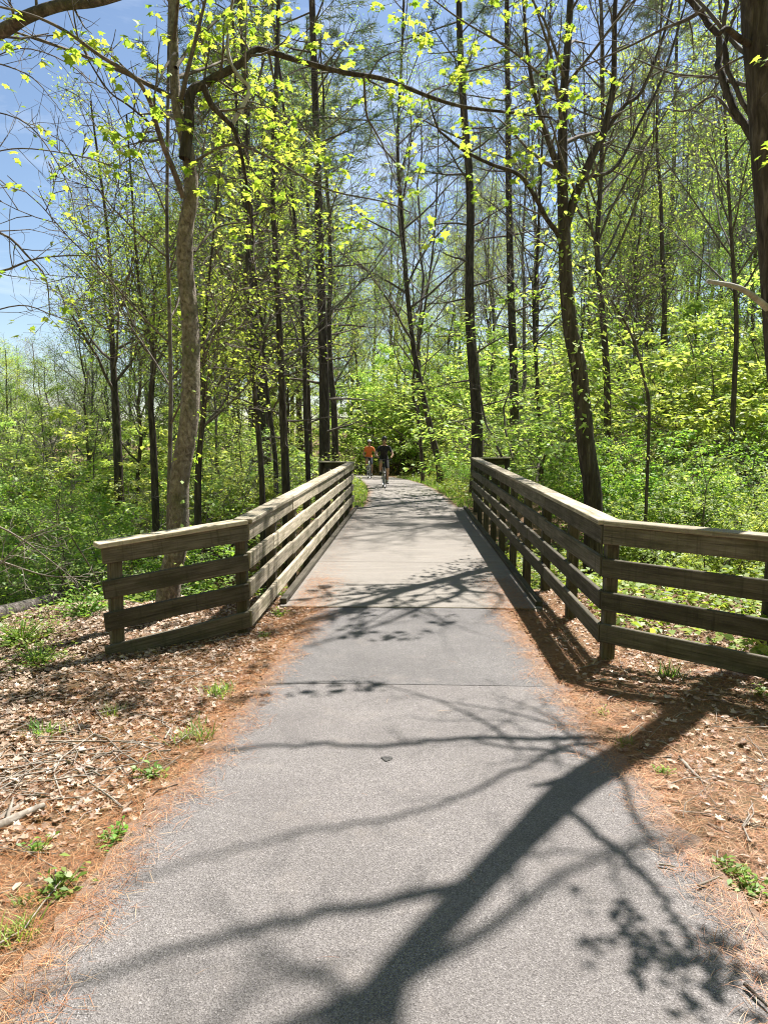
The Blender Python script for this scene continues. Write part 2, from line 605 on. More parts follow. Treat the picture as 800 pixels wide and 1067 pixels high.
def path_sheet(name, y0, y1, wl, wr, lift, mat, label, step=.06, wob=1.0):
    ys = np.linspace(y0, y1, max(2, int((y1 - y0) / step)))
    c, z = path_c(ys), path_z(ys) + lift
    tp = half_w(ys) / 1.18 if y1 < 8 else 1.0
    l = c - wl * tp + wob * edge_wob(ys, 1.0)
    r = c + wr * tp + wob * edge_wob(ys, 4.0)
    l = l + wob * rr.normal(0, .016, len(ys))
    r = r + wob * rr.normal(0, .012, len(ys))
    fr = np.array([0, .02, .045, .08, .13, .25, .5, .75, .87, .92, .955, .98, 1])
    P = np.stack([l[:, None] + (r - l)[:, None] * fr, np.repeat(ys[:, None], 13, 1), z[:, None] - .012 * (2 * fr[None] - 1) ** 6 + 0 * l[:, None]], -1)
    n = len(ys)
    i = (np.arange(n - 1)[:, None] * 13 + np.arange(12)[None]).ravel()
    me = mesh_np(name, P.reshape(-1, 3), [np.stack([i, i + 1, i + 14, i + 13], -1)], True)
    at_ = me.attributes.new('to_edge', 'FLOAT', 'POINT')
    at_.data.foreach_set('value', np.tile(np.abs(2 * fr - 1), n).astype(np.float32))
    o = obj(name, me, mat)
    return tag(o, label, None, None, 'structure')


path_sheet('path', -4, 7.0, 1.22, 1.22, .010, M['asphalt'], 'grey speckled asphalt path in the foreground')
path_sheet('path_patch', 4.78, 6.99, 1.17, 1.17, .0128, M['asphalt_patch'], 'darker newer asphalt strip just before the bridge', wob=.6)
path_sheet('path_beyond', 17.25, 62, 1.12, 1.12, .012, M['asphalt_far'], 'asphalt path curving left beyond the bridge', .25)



# ------------------------------------------------------------------ bridge
def board(name, p0, p1, h, th, mat, parent, side=(0, 0, 1), R=np.random.default_rng(77), jit=.004, bev=.005, nails=()):
    """a sawn board along p0-p1 (centre line); h = size along 'side', th = the other size; UV in metres along it"""
    p0, p1 = np.asarray(p0, float), np.asarray(p1, float)
    p0, p1 = p0 + R.normal(0, jit, 3) * [0, 0, 1], p1 + R.normal(0, jit, 3) * [0, 0, 1]
    L = np.linalg.norm(p1 - p0)
    u = (p1 - p0) / L
    s = np.asarray(side, float)
    s = s - u * s.dot(u)
    s /= np.linalg.norm(s)
    t_ = np.cross(u, s)
    bm = bmesh.new()
    bmesh.ops.create_cube(bm, size=1)
    for v in bm.verts:
        v.co = (v.co.x * L, v.co.y * h, v.co.z * th)
    bmesh.ops.bevel(bm, geom=list(bm.edges), offset=bev, segments=1, affect='EDGES')
    uvl = bm.loops.layers.uv.new('UVMap')
    sh = R.uniform(-.5, .5, 2)
    for f in bm.faces:
        f.normal_update()
        n = f.normal
        for lp in f.loops:
            c = lp.vert.co
            b = c.z if abs(n.y) > abs(n.z) else c.y
            a = c.x
            if abs(n.x) > .7:
                a, b = c.y * .2, c.z
            lp[uvl].uv = (a + sh[0], b + (1.3 if abs(n.y) > .7 else 0) + sh[1])
    for q in nails:
        for b in (-.038, .036):
            a_, b_ = q + R.normal(0, .006), b + R.normal(0, .004)
            for sg in (-1, 1):
                vv = [bm.verts.new((a_ + .0055 * math.cos(k * 1.0472), b_ + .0055 * math.sin(k * 1.0472), sg * (th / 2 + .0015))) for k in range(6)]
                f = bm.faces.new(vv if sg > 0 else vv[::-1])
                f.material_index = 1
    Mx = Matrix([[u[i], s[i], t_[i], 0] for i in range(3)] + [[0, 0, 0, 1]])
    for v in bm.verts:
        v.co = Mx @ v.co
    mid = (p0 + p1) / 2
    o = obj(name, mesh_bm(name, bm), [mat, M['nail']] if nails else mat, parent)
    o.location = Vector(mid) - (parent.location if parent else Vector())
    return o


BW, BG, CAP =   .142, .112, .038      # board height, gap, cap thickness


def railing(side, corner, far, wing_end, far_wing, zt, label, cat):
    """side -1 left, +1 right; all points (x, y); zt top heights (corner, far, wing end, far wing end)"""
    root = thing('bridge_railing', label, cat, (corner[0], corner[1], 0))
    R = np.random.default_rng(11 if side < 0 else 12)
    hang = [.0 + CAP + BW / 2 + k * (BW + BG) for k in range(4)]

    def run(a, b, za, zb, outv, nseg, posts, wm, rows=4, cap_ext=(0, 0), post_low=.35):
        a, b, outv = np.array(a, float), np.array(b, float), np.array(outv, float)
        u = nrm(b - a)
        L = np.linalg.norm(b - a)
        P = lambda s, z, o=0.0: np.array([*(a + u * s + outv * o), z])
        zz = lambda s: za + (zb - za) * s / L
        for k in range(rows):
            cuts = np.linspace(0, L, nseg + 1)
            if nseg > 1:
                cuts[1:-1] += R.choice([-1.3, 0, 1.3], nseg - 1) * (k > 0) * .9
            for i in range(nseg):
                s0, s1 = cuts[i] + .002, cuts[i + 1] - .002
                o = R.normal(0, .003)
                board('rail', P(s0, zz(s0) - hang[k], .019 + o), P(s1, zz(s1) - hang[k], .019 + o), BW, .038, wm, root, R=R, jit=.006, nails=[q - (s0 + s1) / 2 for q in posts if s0 + .02 < q < s1 - .02] + [.035 - (s1 - s0) / 2, (s1 - s0) / 2 - .035])
        for s in posts:
            lean = R.normal(0, .008)
            gz = hz(*(a + u * s + outv * .085))
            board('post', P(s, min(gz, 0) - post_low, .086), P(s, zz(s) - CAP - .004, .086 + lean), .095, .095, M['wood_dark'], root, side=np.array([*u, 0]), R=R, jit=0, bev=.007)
        cuts = np.linspace(-cap_ext[0], L + cap_ext[1], nseg + 1)
        for i in range(nseg):
            s0, s1 = cuts[i] + .0015, cuts[i + 1] - .0015
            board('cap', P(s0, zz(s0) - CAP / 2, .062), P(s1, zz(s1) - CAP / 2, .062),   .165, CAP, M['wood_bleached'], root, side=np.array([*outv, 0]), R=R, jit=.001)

    out = (side * 1.0, 0.0)
    Lm = far[1] - corner[1]
    run(corner, far, zt[0], zt[1], out, 5, [.06] + list(np.arange(1.32, Lm - .5, 1.29)) + [Lm - .06], M['wood_bleached' if side < 0 else 'wood'], cap_ext=(-.0, 0))  # left run takes the lit tone, right run the shaded one
    a, b = np.array(corner, float), np.array(wing_end, float)
    u = nrm(b - a)
    n = np.array([-u[1], u[0]])
    if n[1] < 0:
        n = -n
    L = np.linalg.norm(b - a)
    # the wing starts just beyond the corner post
    a2 = a + u * .012
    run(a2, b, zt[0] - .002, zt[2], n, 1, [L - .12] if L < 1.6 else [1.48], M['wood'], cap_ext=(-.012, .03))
    a, b = np.array(far, float), np.array(far_wing, float)
    u = nrm(b - a)
    n = np.array([-u[1], u[0]])
    if n[1] > 0:
        n = -n
    L = np.linalg.norm(b - a)
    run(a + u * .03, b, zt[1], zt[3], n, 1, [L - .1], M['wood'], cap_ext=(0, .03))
    return root


LC, LF = gnd(263, 664)[:2], (0, 0)
LX, RX = -1.37, 1.43
railing(-1, (LX, 6.05), (LX, 17.3), (-2.33, 5.30), (-2.25, 18.3), (1.00, 1.10, .90, 1.08),
        'sunlit left bridge railing of weathered boards with a short angled end', 'railing')
railing(1, (RX, 5.42), (RX, 16.9), (3.02, 4.0), (2.35, 17.9), (1.08, 1.22, 1.06, 1.2),
        'shaded right bridge railing of weathered boards with a long angled end', 'railing')

deck = thing('bridge_deck', 'pale concrete bridge deck between the two wooden railings', 'bridge', (0, 12.1, 0))
bm = bmesh.new()
for i, (a, b) in enumerate(zip([7.03, 9.6, 12.15, 14.7], [9.592, 12.142, 14.692, 17.235])):
    r = bmesh.ops.create_cube(bm, size=1)
    for v in r['verts']:
        v.co = (v.co.x * 2.62, v.co.y * (b - a) + (a + b) / 2 - 12.1, v.co.z * .22 - .096)
bmesh.ops.bevel(bm, geom=list(bm.edges), offset=.006, segments=1, affect='EDGES')
obj('slab', mesh_bm('slab', bm), M['deck'], deck)
for s in (-1, 1):
    for a, b in ((7.1, 11.9), (11.91, 17.1)):
        board('kerb_timber', (s * 1.285, a, .036), (s * 1.285, b, .036), .06, .07, M['wood_dark'], deck, jit=.003)
    board('girder', (s * 1.0, 6.9, -.42), (s * 1.0, 17.4, -.42), .42, .2, M['wood_dark'], deck)
board('joint_strip', (-1.17, 7.006, .010), (1.17, 7.006, .010), .028, .016, M['wood'], deck, side=(0, 1, 0), jit=0, bev=.002)


# ------------------------------------------------------------------ growing things
def turn(T, ang, az):
    T = T / np.linalg.norm(T)
    ref = np.array([0, 0, 1.0]) if abs(T[2]) < .9 else np.array([1.0, 0, 0])
    B = np.cross(T, ref)
    B /= np.linalg.norm(B)
    C = np.cross(B, T)
    return math.cos(ang) * T + math.sin(ang) * (math.cos(az) * B + math.sin(az) * C)


def limb(R, p, d, L, n, wig, up, flat=0.0):
    """a wandering polyline"""
    P = np.empty((n, 3))
    P[0] = p
    s = L / (n - 1)
    ns = R.normal(0, wig, (n, 3))
    for i in range(1, n):
        d = d + ns[i]
        d[2] += up
        if flat:
            d[2] *= (1 - flat)
        d = d / math.sqrt(d[0] ** 2 + d[1] ** 2 + d[2] ** 2)
        P[i] = P[i - 1] + d * s
    return P


def grow(R, pts, r, levels, rmin=.005):
    """levels: dicts n,t0,t1,L (function of t and parent length),ang,up,wig,seg,rf,flat,sides. Returns the tubes per level."""
    out = [[(pts, r, 10)]]
    for lv in levels:
        new = []
        for (P, rr_, k) in out[-1]:
            Lp = np.linalg.norm(np.diff(P, axis=0), axis=1).sum()
            n = lv['n'](Lp) if callable(lv['n']) else lv['n']
            az0 = R.uniform(0, 6.28)
            for j in range(n):
                t = lv['t0'] + (lv['t1'] - lv['t0']) * ((j + R.uniform(0, 1)) / n)
                f = t * (len(P) - 1)
                i = min(int(f), len(P) - 2)
                p = P[i] + (P[i + 1] - P[i]) * (f - i)
                pr = rr_[i] + (rr_[i + 1] - rr_[i]) * (f - i)
                az = az0 + j * 2.4 + R.normal(0, .4)
                d = turn(P[i + 1] - P[i], rad(lv['ang'] + R.normal(0, 9)), az)
                if lv.get('flat0'):
                    d[2] *= (1 - lv['flat0'])
                    d /= np.linalg.norm(d)
                L = lv['L'](t, Lp) * R.uniform(.65, 1.2)
                n_s = lv.get('seg', 5)
                q = limb(R, p, d, L, n_s, lv.get('wig', .12), lv.get('up', .03), lv.get('flat', 0))
                r0 = max(min(pr * lv.get('rf', .6), .022 * L + .004), rmin)
                new.append((q, np.linspace(r0, max(rmin * .6, r0 * .25), n_s), lv.get('sides', 4)))
        out.append(new)
    return out


def leaves_on(R, tl, per, size, tmpl, up=1.0, spread=.05, t0=.2, droop=-.2, name='crown'):
    """leaves scattered along the tubes"""
    if not tl:
        return None
    A = np.array([t[0][:-1] for t in tl if len(t[0]) == len(tl[0][0])])
    B = np.array([t[0][1:] for t in tl if len(t[0]) == len(tl[0][0])])
    nb, ns = A.shape[:2]
    bi = np.repeat(np.arange(nb), per)
    f = R.uniform(t0, 1, len(bi)) * ns
    si = np.minimum(f.astype(int), ns - 1)
    P = A[bi, si] + (B[bi, si] - A[bi, si]) * (f - si)[:, None] + R.normal(0, spread, (len(bi), 3))
    D = nrm(B[bi, si] - A[bi, si])
    U = D * .6 + R.normal(0, .7, (len(bi), 3))
    U[:, 2] = U[:, 2] * .5 + droop
    Nn = R.normal(0, .5, (len(bi), 3))
    Nn[:, 2] += up
    S = R.uniform(size[0], size[1], len(bi))
    return P, U, Nn, S, tmpl


def tree_parts(R, root, levels, bark_m, twig_m, leaf, leaf_m, split=1):
    """levels: output of grow; trunk part holds the levels < split"""
    tr = [t for l in levels[:split] for t in l]
    br = [t for l in levels[split:] for t in l]
    obj('trunk', tubes('trunk', tr), bark_m, root)
    if br:
        obj('branches', tubes('branches', br), twig_m, root)
    if leaf is not None:
        obj('crown', leaf_mesh('crown', *leaf), leaf_m, root)


def trunk_line(R, H, bend=.25, n=14):
    z = np.linspace(-.25, H, n)
    a = np.cumsum(R.normal(0, bend, (n, 2)), 0) * .35
    a -= a[0]
    return np.column_stack([a, z])


def taper(r0, r1, n, flare=1.35):
    t = np.linspace(0, 1, n)
    r = r0 + (r1 - r0) * t ** .8
    r[0] *= flare
    return r


def lv_decid(n=20, t0=.35, L=.26, dense=1.0):
    return [dict(n=n, t0=t0, t1=.98, L=lambda t, Lp: Lp * L * (1.15 - .75 * (t - t0) / (1 - t0)), ang=48, up=.06, wig=.10, seg=7, rf=.55, sides=5),
            dict(n=max(2, int(7 * dense)), t0=.25, t1=1, L=lambda t, Lp: Lp * .42 * (1.2 - .6 * t), ang=45, up=.03, wig=.13, seg=5, rf=.6, sides=3),
            dict(n=max(2, int(5 * dense)), t0=.2, t1=1, L=lambda t, Lp: Lp * .5, ang=42, up=.02, wig=.15, seg=4, rf=.7, sides=3)]


def lv_pine(n=44, t0=.4, L=2.6):
    return [dict(n=n, t0=t0, t1=.99, L=lambda t, Lp: L * (1.12 - .85 * ((t - t0) / (1 - t0)) ** 1.3), ang=82, up=.05, wig=.06, seg=6, rf=.35, sides=4),
            dict(n=9, t0=.3, t1=1, L=lambda t, Lp: Lp * .38 * (1.25 - .7 * t), ang=48, up=.03, wig=.1, seg=4, rf=.6, sides=3, flat0=.5)]


def dead_stubs(R, pts, r, n, t0, t1, L):
    lv = grow(R, pts, r, [dict(n=n, t0=t0, t1=t1, L=lambda t, Lp: L, ang=80, up=-.02, wig=.09, seg=5, rf=.3, sides=4),
                          dict(n=3, t0=.3, t1=1, L=lambda t, Lp: Lp * .4, ang=45, up=0, wig=.15, seg=4, rf=.6, sides=3)])
    return lv[1] + lv[2]


def pine_leaf(R, tl, per=76, size=(.12, .24)):
    P, U, Nn, S, T = leaves_on(R, tl, per, size, NEEDLE, up=.3, spread=.035, t0=.15, droop=.05)
    # needles come in bundles: share a root
    k = 5
    P = np.repeat(P[::k], k, 0)[:len(P)]
    return P, U, Nn, S, T


def make_proto(kind, seed):
    R = np.random.default_rng(seed)
    root = thing({'pine': 'pine_tree', 'spring': 'leafy_tree', 'bare': 'bare_tree', 'young': 'young_tree', 'shrub': 'shrub', 'spray': 'shrub', 'brush': 'bare_shrub'}[kind], None, None)
    if kind == 'pine':
        H = 20
        P = trunk_line(R, H, .12, 16)
        r = taper(.19, .03, 16)
        lv = grow(R, P, r, lv_pine(int(R.integers(40, 52)), R.uniform(.24, .4), R.uniform(2.4, 3.2)))
        st = dead_stubs(R, P, r, 16, .12, .45, 1.3)
        lf = pine_leaf(R, lv[2])
        tree_parts(R, root, [lv[0], lv[1] + st, lv[2]], M['bark_dark'], M['twig'], lf, M['needle'])
    elif kind == 'spring':
        H = 15
        P = trunk_line(R, H, .28, 14)
        r = taper(.13, .02, 14)
        lv = grow(R, P, r, lv_decid(24, .25, .24))
        lf = leaves_on(R, lv[3], 12, (.05, .115), LEAF, up=.8, spread=.12)
        tree_parts(R, root, lv, M['bark_brown'], M['twig'], lf, M['leaf_spring'])
    elif kind == 'bare':
        H = 18
        P = trunk_line(R, H, .25, 14)
        r = taper(.11, .02, 14)
        lv = grow(R, P, r, lv_decid(24, .3, .25, 1.15), rmin=.007)
        lf = leaves_on(R, lv[3], 1, (.04, .07), LEAF, up=.6, spread=.06)
        tree_parts(R, root, lv, M['bark_grey'], M['twig_grey'], lf, M['leaf_spring'])
    elif kind == 'young':
        H = 5.5
        P = trunk_line(R, H, .3, 10)
        r = taper(.04, .008, 10)
        lv = grow(R, P, r, [dict(n=24, t0=.12, t1=1, L=lambda t, Lp: 2.0 * (1.15 - .8 * t), ang=72, up=.02, wig=.1, seg=6, rf=.5, sides=4, flat0=.4),
                            dict(n=8, t0=.2, t1=1, L=lambda t, Lp: Lp * .42 * (1.2 - .6 * t), ang=45, up=0, wig=.12, seg=4, rf=.6, sides=3, flat0=.7)])
        lf = leaves_on(R, lv[2] , 32, (.05, .115), LEAF, up=1.4, spread=.06)
        tree_parts(R, root, lv, M['bark_brown'], M['twig'], lf, M['leaf_shrub'])
    else:
        H = 2.4
        st = []
        for k in range(int(R.integers(6, 10))):
            az = R.uniform(0, 6.28)
            d = np.array([math.cos(az) * .5, math.sin(az) * .5, 1.0])
            q = limb(R, np.array([math.cos(az) * .12, math.sin(az) * .12, -.1]), d / np.linalg.norm(d), R.uniform(1.6, 2.9), 8, .12, -.03)
            st.append((q, np.linspace(.018, .005, 8), 5))
        br, b2 = [], []
        flat = .75 if kind == 'spray' else .3
        for s in st:
            lv = grow(R, s[0], s[1], [dict(n=9, t0=.25, t1=1, L=lambda t, Lp: Lp * .42 * (1.1 - .5 * t), ang=58, up=.01, wig=.13, seg=5, rf=.6, sides=3, flat0=flat),
                                      dict(n=5, t0=.15, t1=1, L=lambda t, Lp: Lp * .5, ang=45, up=0, wig=.14, seg=4, rf=.6, sides=3, flat0=flat)], rmin=.003)
            br += lv[1]
            b2 += lv[2]
        lf = leaves_on(R, b2, 15, ((.03, .06), (.05, .085), (.07, .13))[seed // 17 % 3], LEAF, up=1.4 if kind == 'spray' else .8, spread=.04)
        obj('stems', tubes('stems', st + br + b2), M['twig'] if kind != 'brush' else M['twig_grey'], root)
        if kind != 'brush':
          obj('crown', leaf_mesh('crown', *lf), M['leaf_shrub'] if kind == 'spray' else M['leaf_fresh'], root)
    root['H'] = float(H)
    return root


PROTO = {k: [make_proto(k, 100 + 17 * i + 1000 * len(k)) for i in range(n)] for k, n in (('pine', 3), ('spring', 3), ('bare', 3), ('young', 3), ('shrub', 3), ('spray', 3), ('brush', 2))}
PUSED = set()
PLACED = []


def place(kind, i, x, y, h, rz, label, cat, group, widen=1.0, tilt=0.0):
    p = PROTO[kind][i % len(PROTO[kind])]
    o = p if p.name not in PUSED else copy_tree(p)
    PUSED.add(p.name)
    s = h / p['H']
    o.location = (x, y, hz(x, y))
    o.rotation_euler = (tilt, tilt * .6, rz)
    o.scale = (s * widen, s * widen, s)
    tag(o, label, cat, group)
    PLACED.append(o)
    return o


def shades_front(x, y, z0, z1, r, zone=(-3.6, 1.9, 0.8, 7.0)):
    gz = hz(x, y)
    for z in np.linspace(z0 + gz, z1 + gz, 12):
        a, b = x - SUN[0] * z, y - SUN[1] * z
        if zone[0] - r < a < zone[1] + r and zone[2] - r < b < zone[3] + r:
            return True
    return False


# ------------------------------------------------------------------ the trees one can tell apart
def ppath(px, Y0, Y1=None, n=None):
    Y1 = Y0 if Y1 is None else Y1
    q = np.array([at(a, b, Y0 + (Y1 - Y0) * i / max(1, len(px) - 1)) for i, (a, b) in enumerate(px)])
    return spline(q, n or 4 * len(px))


def side_twigs(R, P, r, n, L, sub=4, ang=55, up=.02, rmin=.003):
    lv = grow(R, P, r, [dict(n=n, t0=.15, t1=1, L=lambda t, Lp: L * (1.2 - .6 * t), ang=ang, up=up, wig=.13, seg=5, rf=.5, sides=4),
                        dict(n=sub, t0=.3, t1=1, L=lambda t, Lp: Lp * .5, ang=45, up=up, wig=.14, seg=4, rf=.6, sides=3)], rmin=rmin)
    return lv[1], lv[2]


def maple_clusters(R, tl, size=(.055, .10), per=5, keep=1.0):
    P, U, Nn, S = [], [], [], []
    for q, _, _ in tl:
        if R.random() > keep:
            continue
        tip = q[-1]
        for j in range(per):
            a = R.uniform(0, 6.28)
            u = np.array([math.cos(a), math.sin(a), R.uniform(-.9, .1)])
            P.append(tip + u * .025 + R.normal(0, .02, 3))
            U.append(u)
            Nn.append(np.array([math.cos(a) * .5, math.sin(a) * .5, 1.0]) + R.normal(0, .3, 3))
            S.append(R.uniform(*size))
    return np.array(P), np.array(U), np.array(Nn), np.array(S), MAPLE


def cat_leaf(a, b):
    return tuple(np.concatenate([x, y]) for x, y in zip(a[:4], b[:4])) + (a[4],)


def shift(tl, b):
    return [(p - b, r, k) for p, r, k in tl]


def shiftleaf(lf, b):
    return (lf[0] - b,) + tuple(lf[1:])


def custom(label, px, Y, r0, H, kind, seed, barkm, name=None, leafm=None, Y1=None, dense=1.0, t0=.35, climb=0):
    R = np.random.default_rng(seed)
    Y1 = Y if Y1 is None else Y1
    q = [at(a, b, Y + (Y1 - Y) * i / max(1, len(px) - 1)) for i, (a, b) in enumerate(px)]
    b = np.array([q[0][0], q[0][1], hz(q[0][0], q[0][1])])
    P = [b - [0, 0, .25]] + [p for p in q if p[2] > b[2] + .3]
    d = nrm(P[-1] - P[-2]) * .6 + np.array([0, 0, .6])
    while P[-1][2] < b[2] + H - 1:
        d = nrm(d + R.normal(0, .06, 3) + [0, 0, .05])
        P.append(P[-1] + d * min(3.0, max(1.0, b[2] + H - P[-1][2])))
    P = spline(P, 22) - b
    r = taper(r0, max(.015, r0 * .15), 22, 1.3)
    root = thing(name or {'pine': 'pine_tree', 'bare': 'bare_tree', 'spring': 'leafy_tree'}[kind], label, 'tree', tuple(b))
    if kind == 'pine':
        lv = grow(R, P, r, lv_pine(int(36 * dense), max(t0, .45), 2.5))
        st = dead_stubs(R, P, r, 22, .15, .6, 1.5)
        tree_parts(R, root, [lv[0], lv[1] + st, lv[2]], barkm, M['twig'], pine_leaf(R, lv[2]), leafm or M['needle'])
    elif kind == 'bare':
        lv = grow(R, P, r, lv_decid(int(22 * dense), t0, .24, 1.0), rmin=.006)
        lf = leaves_on(R, lv[3], 1, (.04, .07), LEAF, up=.6, spread=.05)
        tree_parts(R, root, lv, barkm, M['twig'], lf, leafm or M['leaf_spring'])
    else:
        lv = grow(R, P, r, lv_decid(int(22 * dense), t0, .22, 1.0))
        lf = leaves_on(R, lv[3], 5, (.05, .09), LEAF, up=.8, spread=.09)
        tree_parts(R, root, lv, barkm, M['twig'], lf, leafm or M['leaf_spring'])
    if climb:
        k = climb
        t = R.uniform(.04, .36, k)
        i = np.minimum((t * 21).astype(int), 20)
        a = R.uniform(0, 6.28, k)
        rr_ = r[i][:, None]
        off = np.column_stack([np.cos(a), np.sin(a), np.zeros(k)])
        pp = P[i] + (P[i + 1] - P[i]) * (t * 21 - i)[:, None] + off * (rr_ + R.uniform(.0, .28, (k, 1)))
        obj('climbing_vine', leaf_mesh('climbing_vine', pp, off + R.normal(0, .4, (k, 3)), R.normal(0, .4, (k, 3)) + [0, 0, 1], R.uniform(.06, .13, k), LEAF), M['leaf_spring'], root)
    PLACED.append(root)
    return root


# left of the bridge
custom('slim grey-barked tree close beside the leaning tan tree left of the bridge', [(176, 560), (177, 480), (178, 400), (176, 300), (174, 210)], 8.2, .032, 9, 'bare', 21, M['bark_grey'], name='slender_tree', dense=.7)
custom('dark distant tree rising alone from the left thicket under open sky', [(122, 455), (119, 400), (116, 330), (113, 250)], 17, .13, 10.5, 'spring', 22, M['bark_dark'], dense=.9)
custom('crooked dark tree in the left thicket between the lone tree and the tan trunk', [(160, 470), (157, 420), (160, 370), (150, 325), (144, 290)], 14, .085, 9.5, 'spring', 23, M['bark_dark'])
custom('dark trunk directly right of the tan leaning tree in the left thicket', [(206, 530), (208, 470), (213, 420), (210, 380), (214, 330)], 12, .075, 8, 'spring', 24, M['bark_dark'])
custom('thin dark tree leaning left behind the left railing, nearest its middle', [(273, 505), (268, 440), (263, 380), (259, 320), (257, 260)], 13, .068, 13, 'spring', 25, M['bark_dark'], dense=.8)
custom('slender leaning trunk close to the left of the straight dark pine behind the left railing', [(287, 480), (281, 430), (276, 390), (272, 330)], 17, .07, 15, 'bare', 26, M['bark_dark'])
custom('straight dark pine behind the left railing, second thickest there', [(298, 505), (295, 440), (292, 360), (288, 280), (284, 180)], 14.5, .105, 19, 'pine', 27, M['bark_dark'], t0=.5, dense=1.0)
custom('thin dark stem right between two thicker pines behind the left railing', [(321, 490), (318, 430), (317, 370), (313, 300)], 17.5, .075, 16, 'bare', 28, M['bark_dark'])
custom('tall thick dark pine just behind the far end of the left railing', [(338, 482), (338, 420), (336, 340), (333, 250), (329, 120), (325, 0)], 19.5, .185, 24, 'pine', 29, M['bark_dark'], t0=.38, dense=1.1)
# beyond the bridge
custom('leaning leafy tree left of the path bend beyond the bridge', [(458, 490), (447, 440), (432, 370), (424, 300), (418, 220), (414, 150)], 27, .15, 20, 'spring', 30, M['bark_dark'], dense=1.2)
custom('thin second stem leaning with the tree at the path bend', [(440, 488), (436, 440), (430, 400), (441, 330), (452, 250)], 29, .09, 15, 'bare', 31, M['bark_brown'])
custom('tall dark pine with a slight bend behind the far end of the right railing', [(497, 465), (496, 420), (490, 345), (489, 280), (490, 200), (482, 100), (478, 0)], 21, .20, 24, 'pine', 32, M['bark_dark'], t0=.42)
custom('straight dark pine just right of the bent pine behind the right railing', [(536, 446), (535, 380), (532, 300), (530, 200), (529, 100), (528, 0)], 25, .19, 25, 'pine', 33, M['bark_dark'], t0=.45)
custom('thin trunk among the brush right of the straight pine', [(562, 450), (560, 400), (556, 330), (560, 260)], 22, .08, 17, 'bare', 34, M['bark_dark'], dense=1.5)
custom('mid-sized grey trunk behind the leafy forked tree on the right', [(633, 420), (628, 330), (622, 260), (626, 180), (628, 60)], 20, .12, 18, 'bare', 35, M['bark_brown'], dense=1.7)
custom('thin tree high on the right slope nearest the big edge trunk', [(765, 400), (767, 330), (762, 250), (757, 160)], 16, .07, 14, 'spring', 36, M['bark_brown'])
custom('slim grey tree on the right slope between the forked tree and the big edge trunk', [(692, 330), (690, 270), (688, 200), (684, 140)], 24, .10, 19, 'pine', 37, M['bark_brown'])
custom('bent bare sapling arching left on the right slope', [(676, 440), (672, 400), (662, 360), (648, 330), (636, 312)], 12, .03, 5.2, 'bare', 38, M['bark_brown'], name='sapling', t0=.5, dense=.5)

# the tan leaning tree at the left wing
R = np.random.default_rng(41)
b0 = gnd(172, 640, 0.0)
YL = b0[1]
b0 = np.array([b0[0], b0[1], hz(b0[0], b0[1])])
root = thing('leaning_tree', 'tan-barked leaning tree rising behind the left angled railing end', 'tree', tuple(b0))
tr = spline([b0 - [0, 0, .3]] + [at(x, y, YL + dy) for x, y, dy in ((176, 610, 0), (186, 560, 0), (187, 500, 0), (197, 440, 0), (199, 380, .05), (198, 330, .1), (193, 280, .1), (193, 240, .1), (199, 205, .1), (197, 165, .1), (189, 130, .1), (183, 100, .1), (181, 40, .1), (180, -60, .1), (186, -220, .1), (178, -420, .2), (196, -640, .2))], 46)
rt = np.interp(np.linspace(0, 1, 46), [0, .03, .1, .3, .5, .7, 1], [.15, .118, .098, .083, .07, .046, .02])
TT = [(tr, rt, 12)]
BR = []
for px, ya, yb, r0, r1 in (
        ([(191, 205), (181, 178), (171, 154), (163, 130), (156, 105), (140, 80), (105, 58), (70, 33), (35, 16), (-10, 4)], YL, YL - 1.6, .028, .007),
        ([(156, 128), (147, 120), (132, 108), (115, 96), (98, 72), (85, 48)], YL - .4, YL - 1.2, .010, .004),
        ([(192, 165), (197, 128), (197, 105), (202, 92), (212, 88), (224, 80), (240, 72), (252, 64), (262, 54), (272, 51), (305, 61), (358, 75), (400, 82), (449, 101), (484, 111), (533, 117), (575, 122)], YL, YL + .6, .052, .010),
        ([(212, 89), (220, 108), (232, 121), (243, 133), (250, 155), (256, 185), (261, 224), (264, 250)], YL, YL + .2, .032, .008),
        ([(241, 130), (252, 112), (260, 92), (250, 80), (241, 66), (237, 45), (241, 10), (246, -30)], YL + .1, YL + .3, .022, .012),
        ([(379, 79), (382, 119), (390, 135), (400, 154), (414, 196)], YL + .3, YL + .8, .012, .005),
        ([(385, 78), (395, 62), (410, 54), (424, 54)], YL + .3, YL + .6, .008, .004),
        ([(203, 262), (215, 247), (231, 235), (259, 232), (285, 242)], YL, YL + .6, .012, .005),
        ([(206, 130), (230, 105), (270, 108), (310, 130), (350, 178)], YL, YL + 1.2, .010, .004),
        ([(183, 70), (205, 40), (235, 12), (270, -30)], YL, YL + 1, .018, .01),
        ([(199, 170), (240, 150), (281, 164), (312, 182), (347, 199), (400, 210), (430, 222)], YL, YL - .5, .013, .004),
        ([(182, 55), (172, 70), (164, 90)], YL, YL - .3, .014, .006)):
    q = ppath(px, ya, yb)
    BR.append((q, np.linspace(r0, r1, len(q)), 7))
upper = []
l1, l2 = side_twigs(R, tr[26:], rt[26:], 14, 1.7)
tw, t2 = list(l1), list(l2)
for q in BR:
    Lq = np.linalg.norm(np.diff(q[0], axis=0), axis=1).sum()
    a_, b_ = side_twigs(R, q[0], q[1], max(3, int(Lq * 3.6)), .55)
    tw += a_
    t2 += b_
obj('trunk', tubes('trunk', shift(TT, b0)), M['bark_tan'], root)
pale = BR.pop(4)
obj('pale_limb', tubes('pale_limb', shift([pale], b0)), M['bark_pale'], root)
for q in BR[:4]:
    obj('limb', tubes('limb', shift([q], b0)), M['bark_dark'] if q is not BR[0] else M['twig'], root)
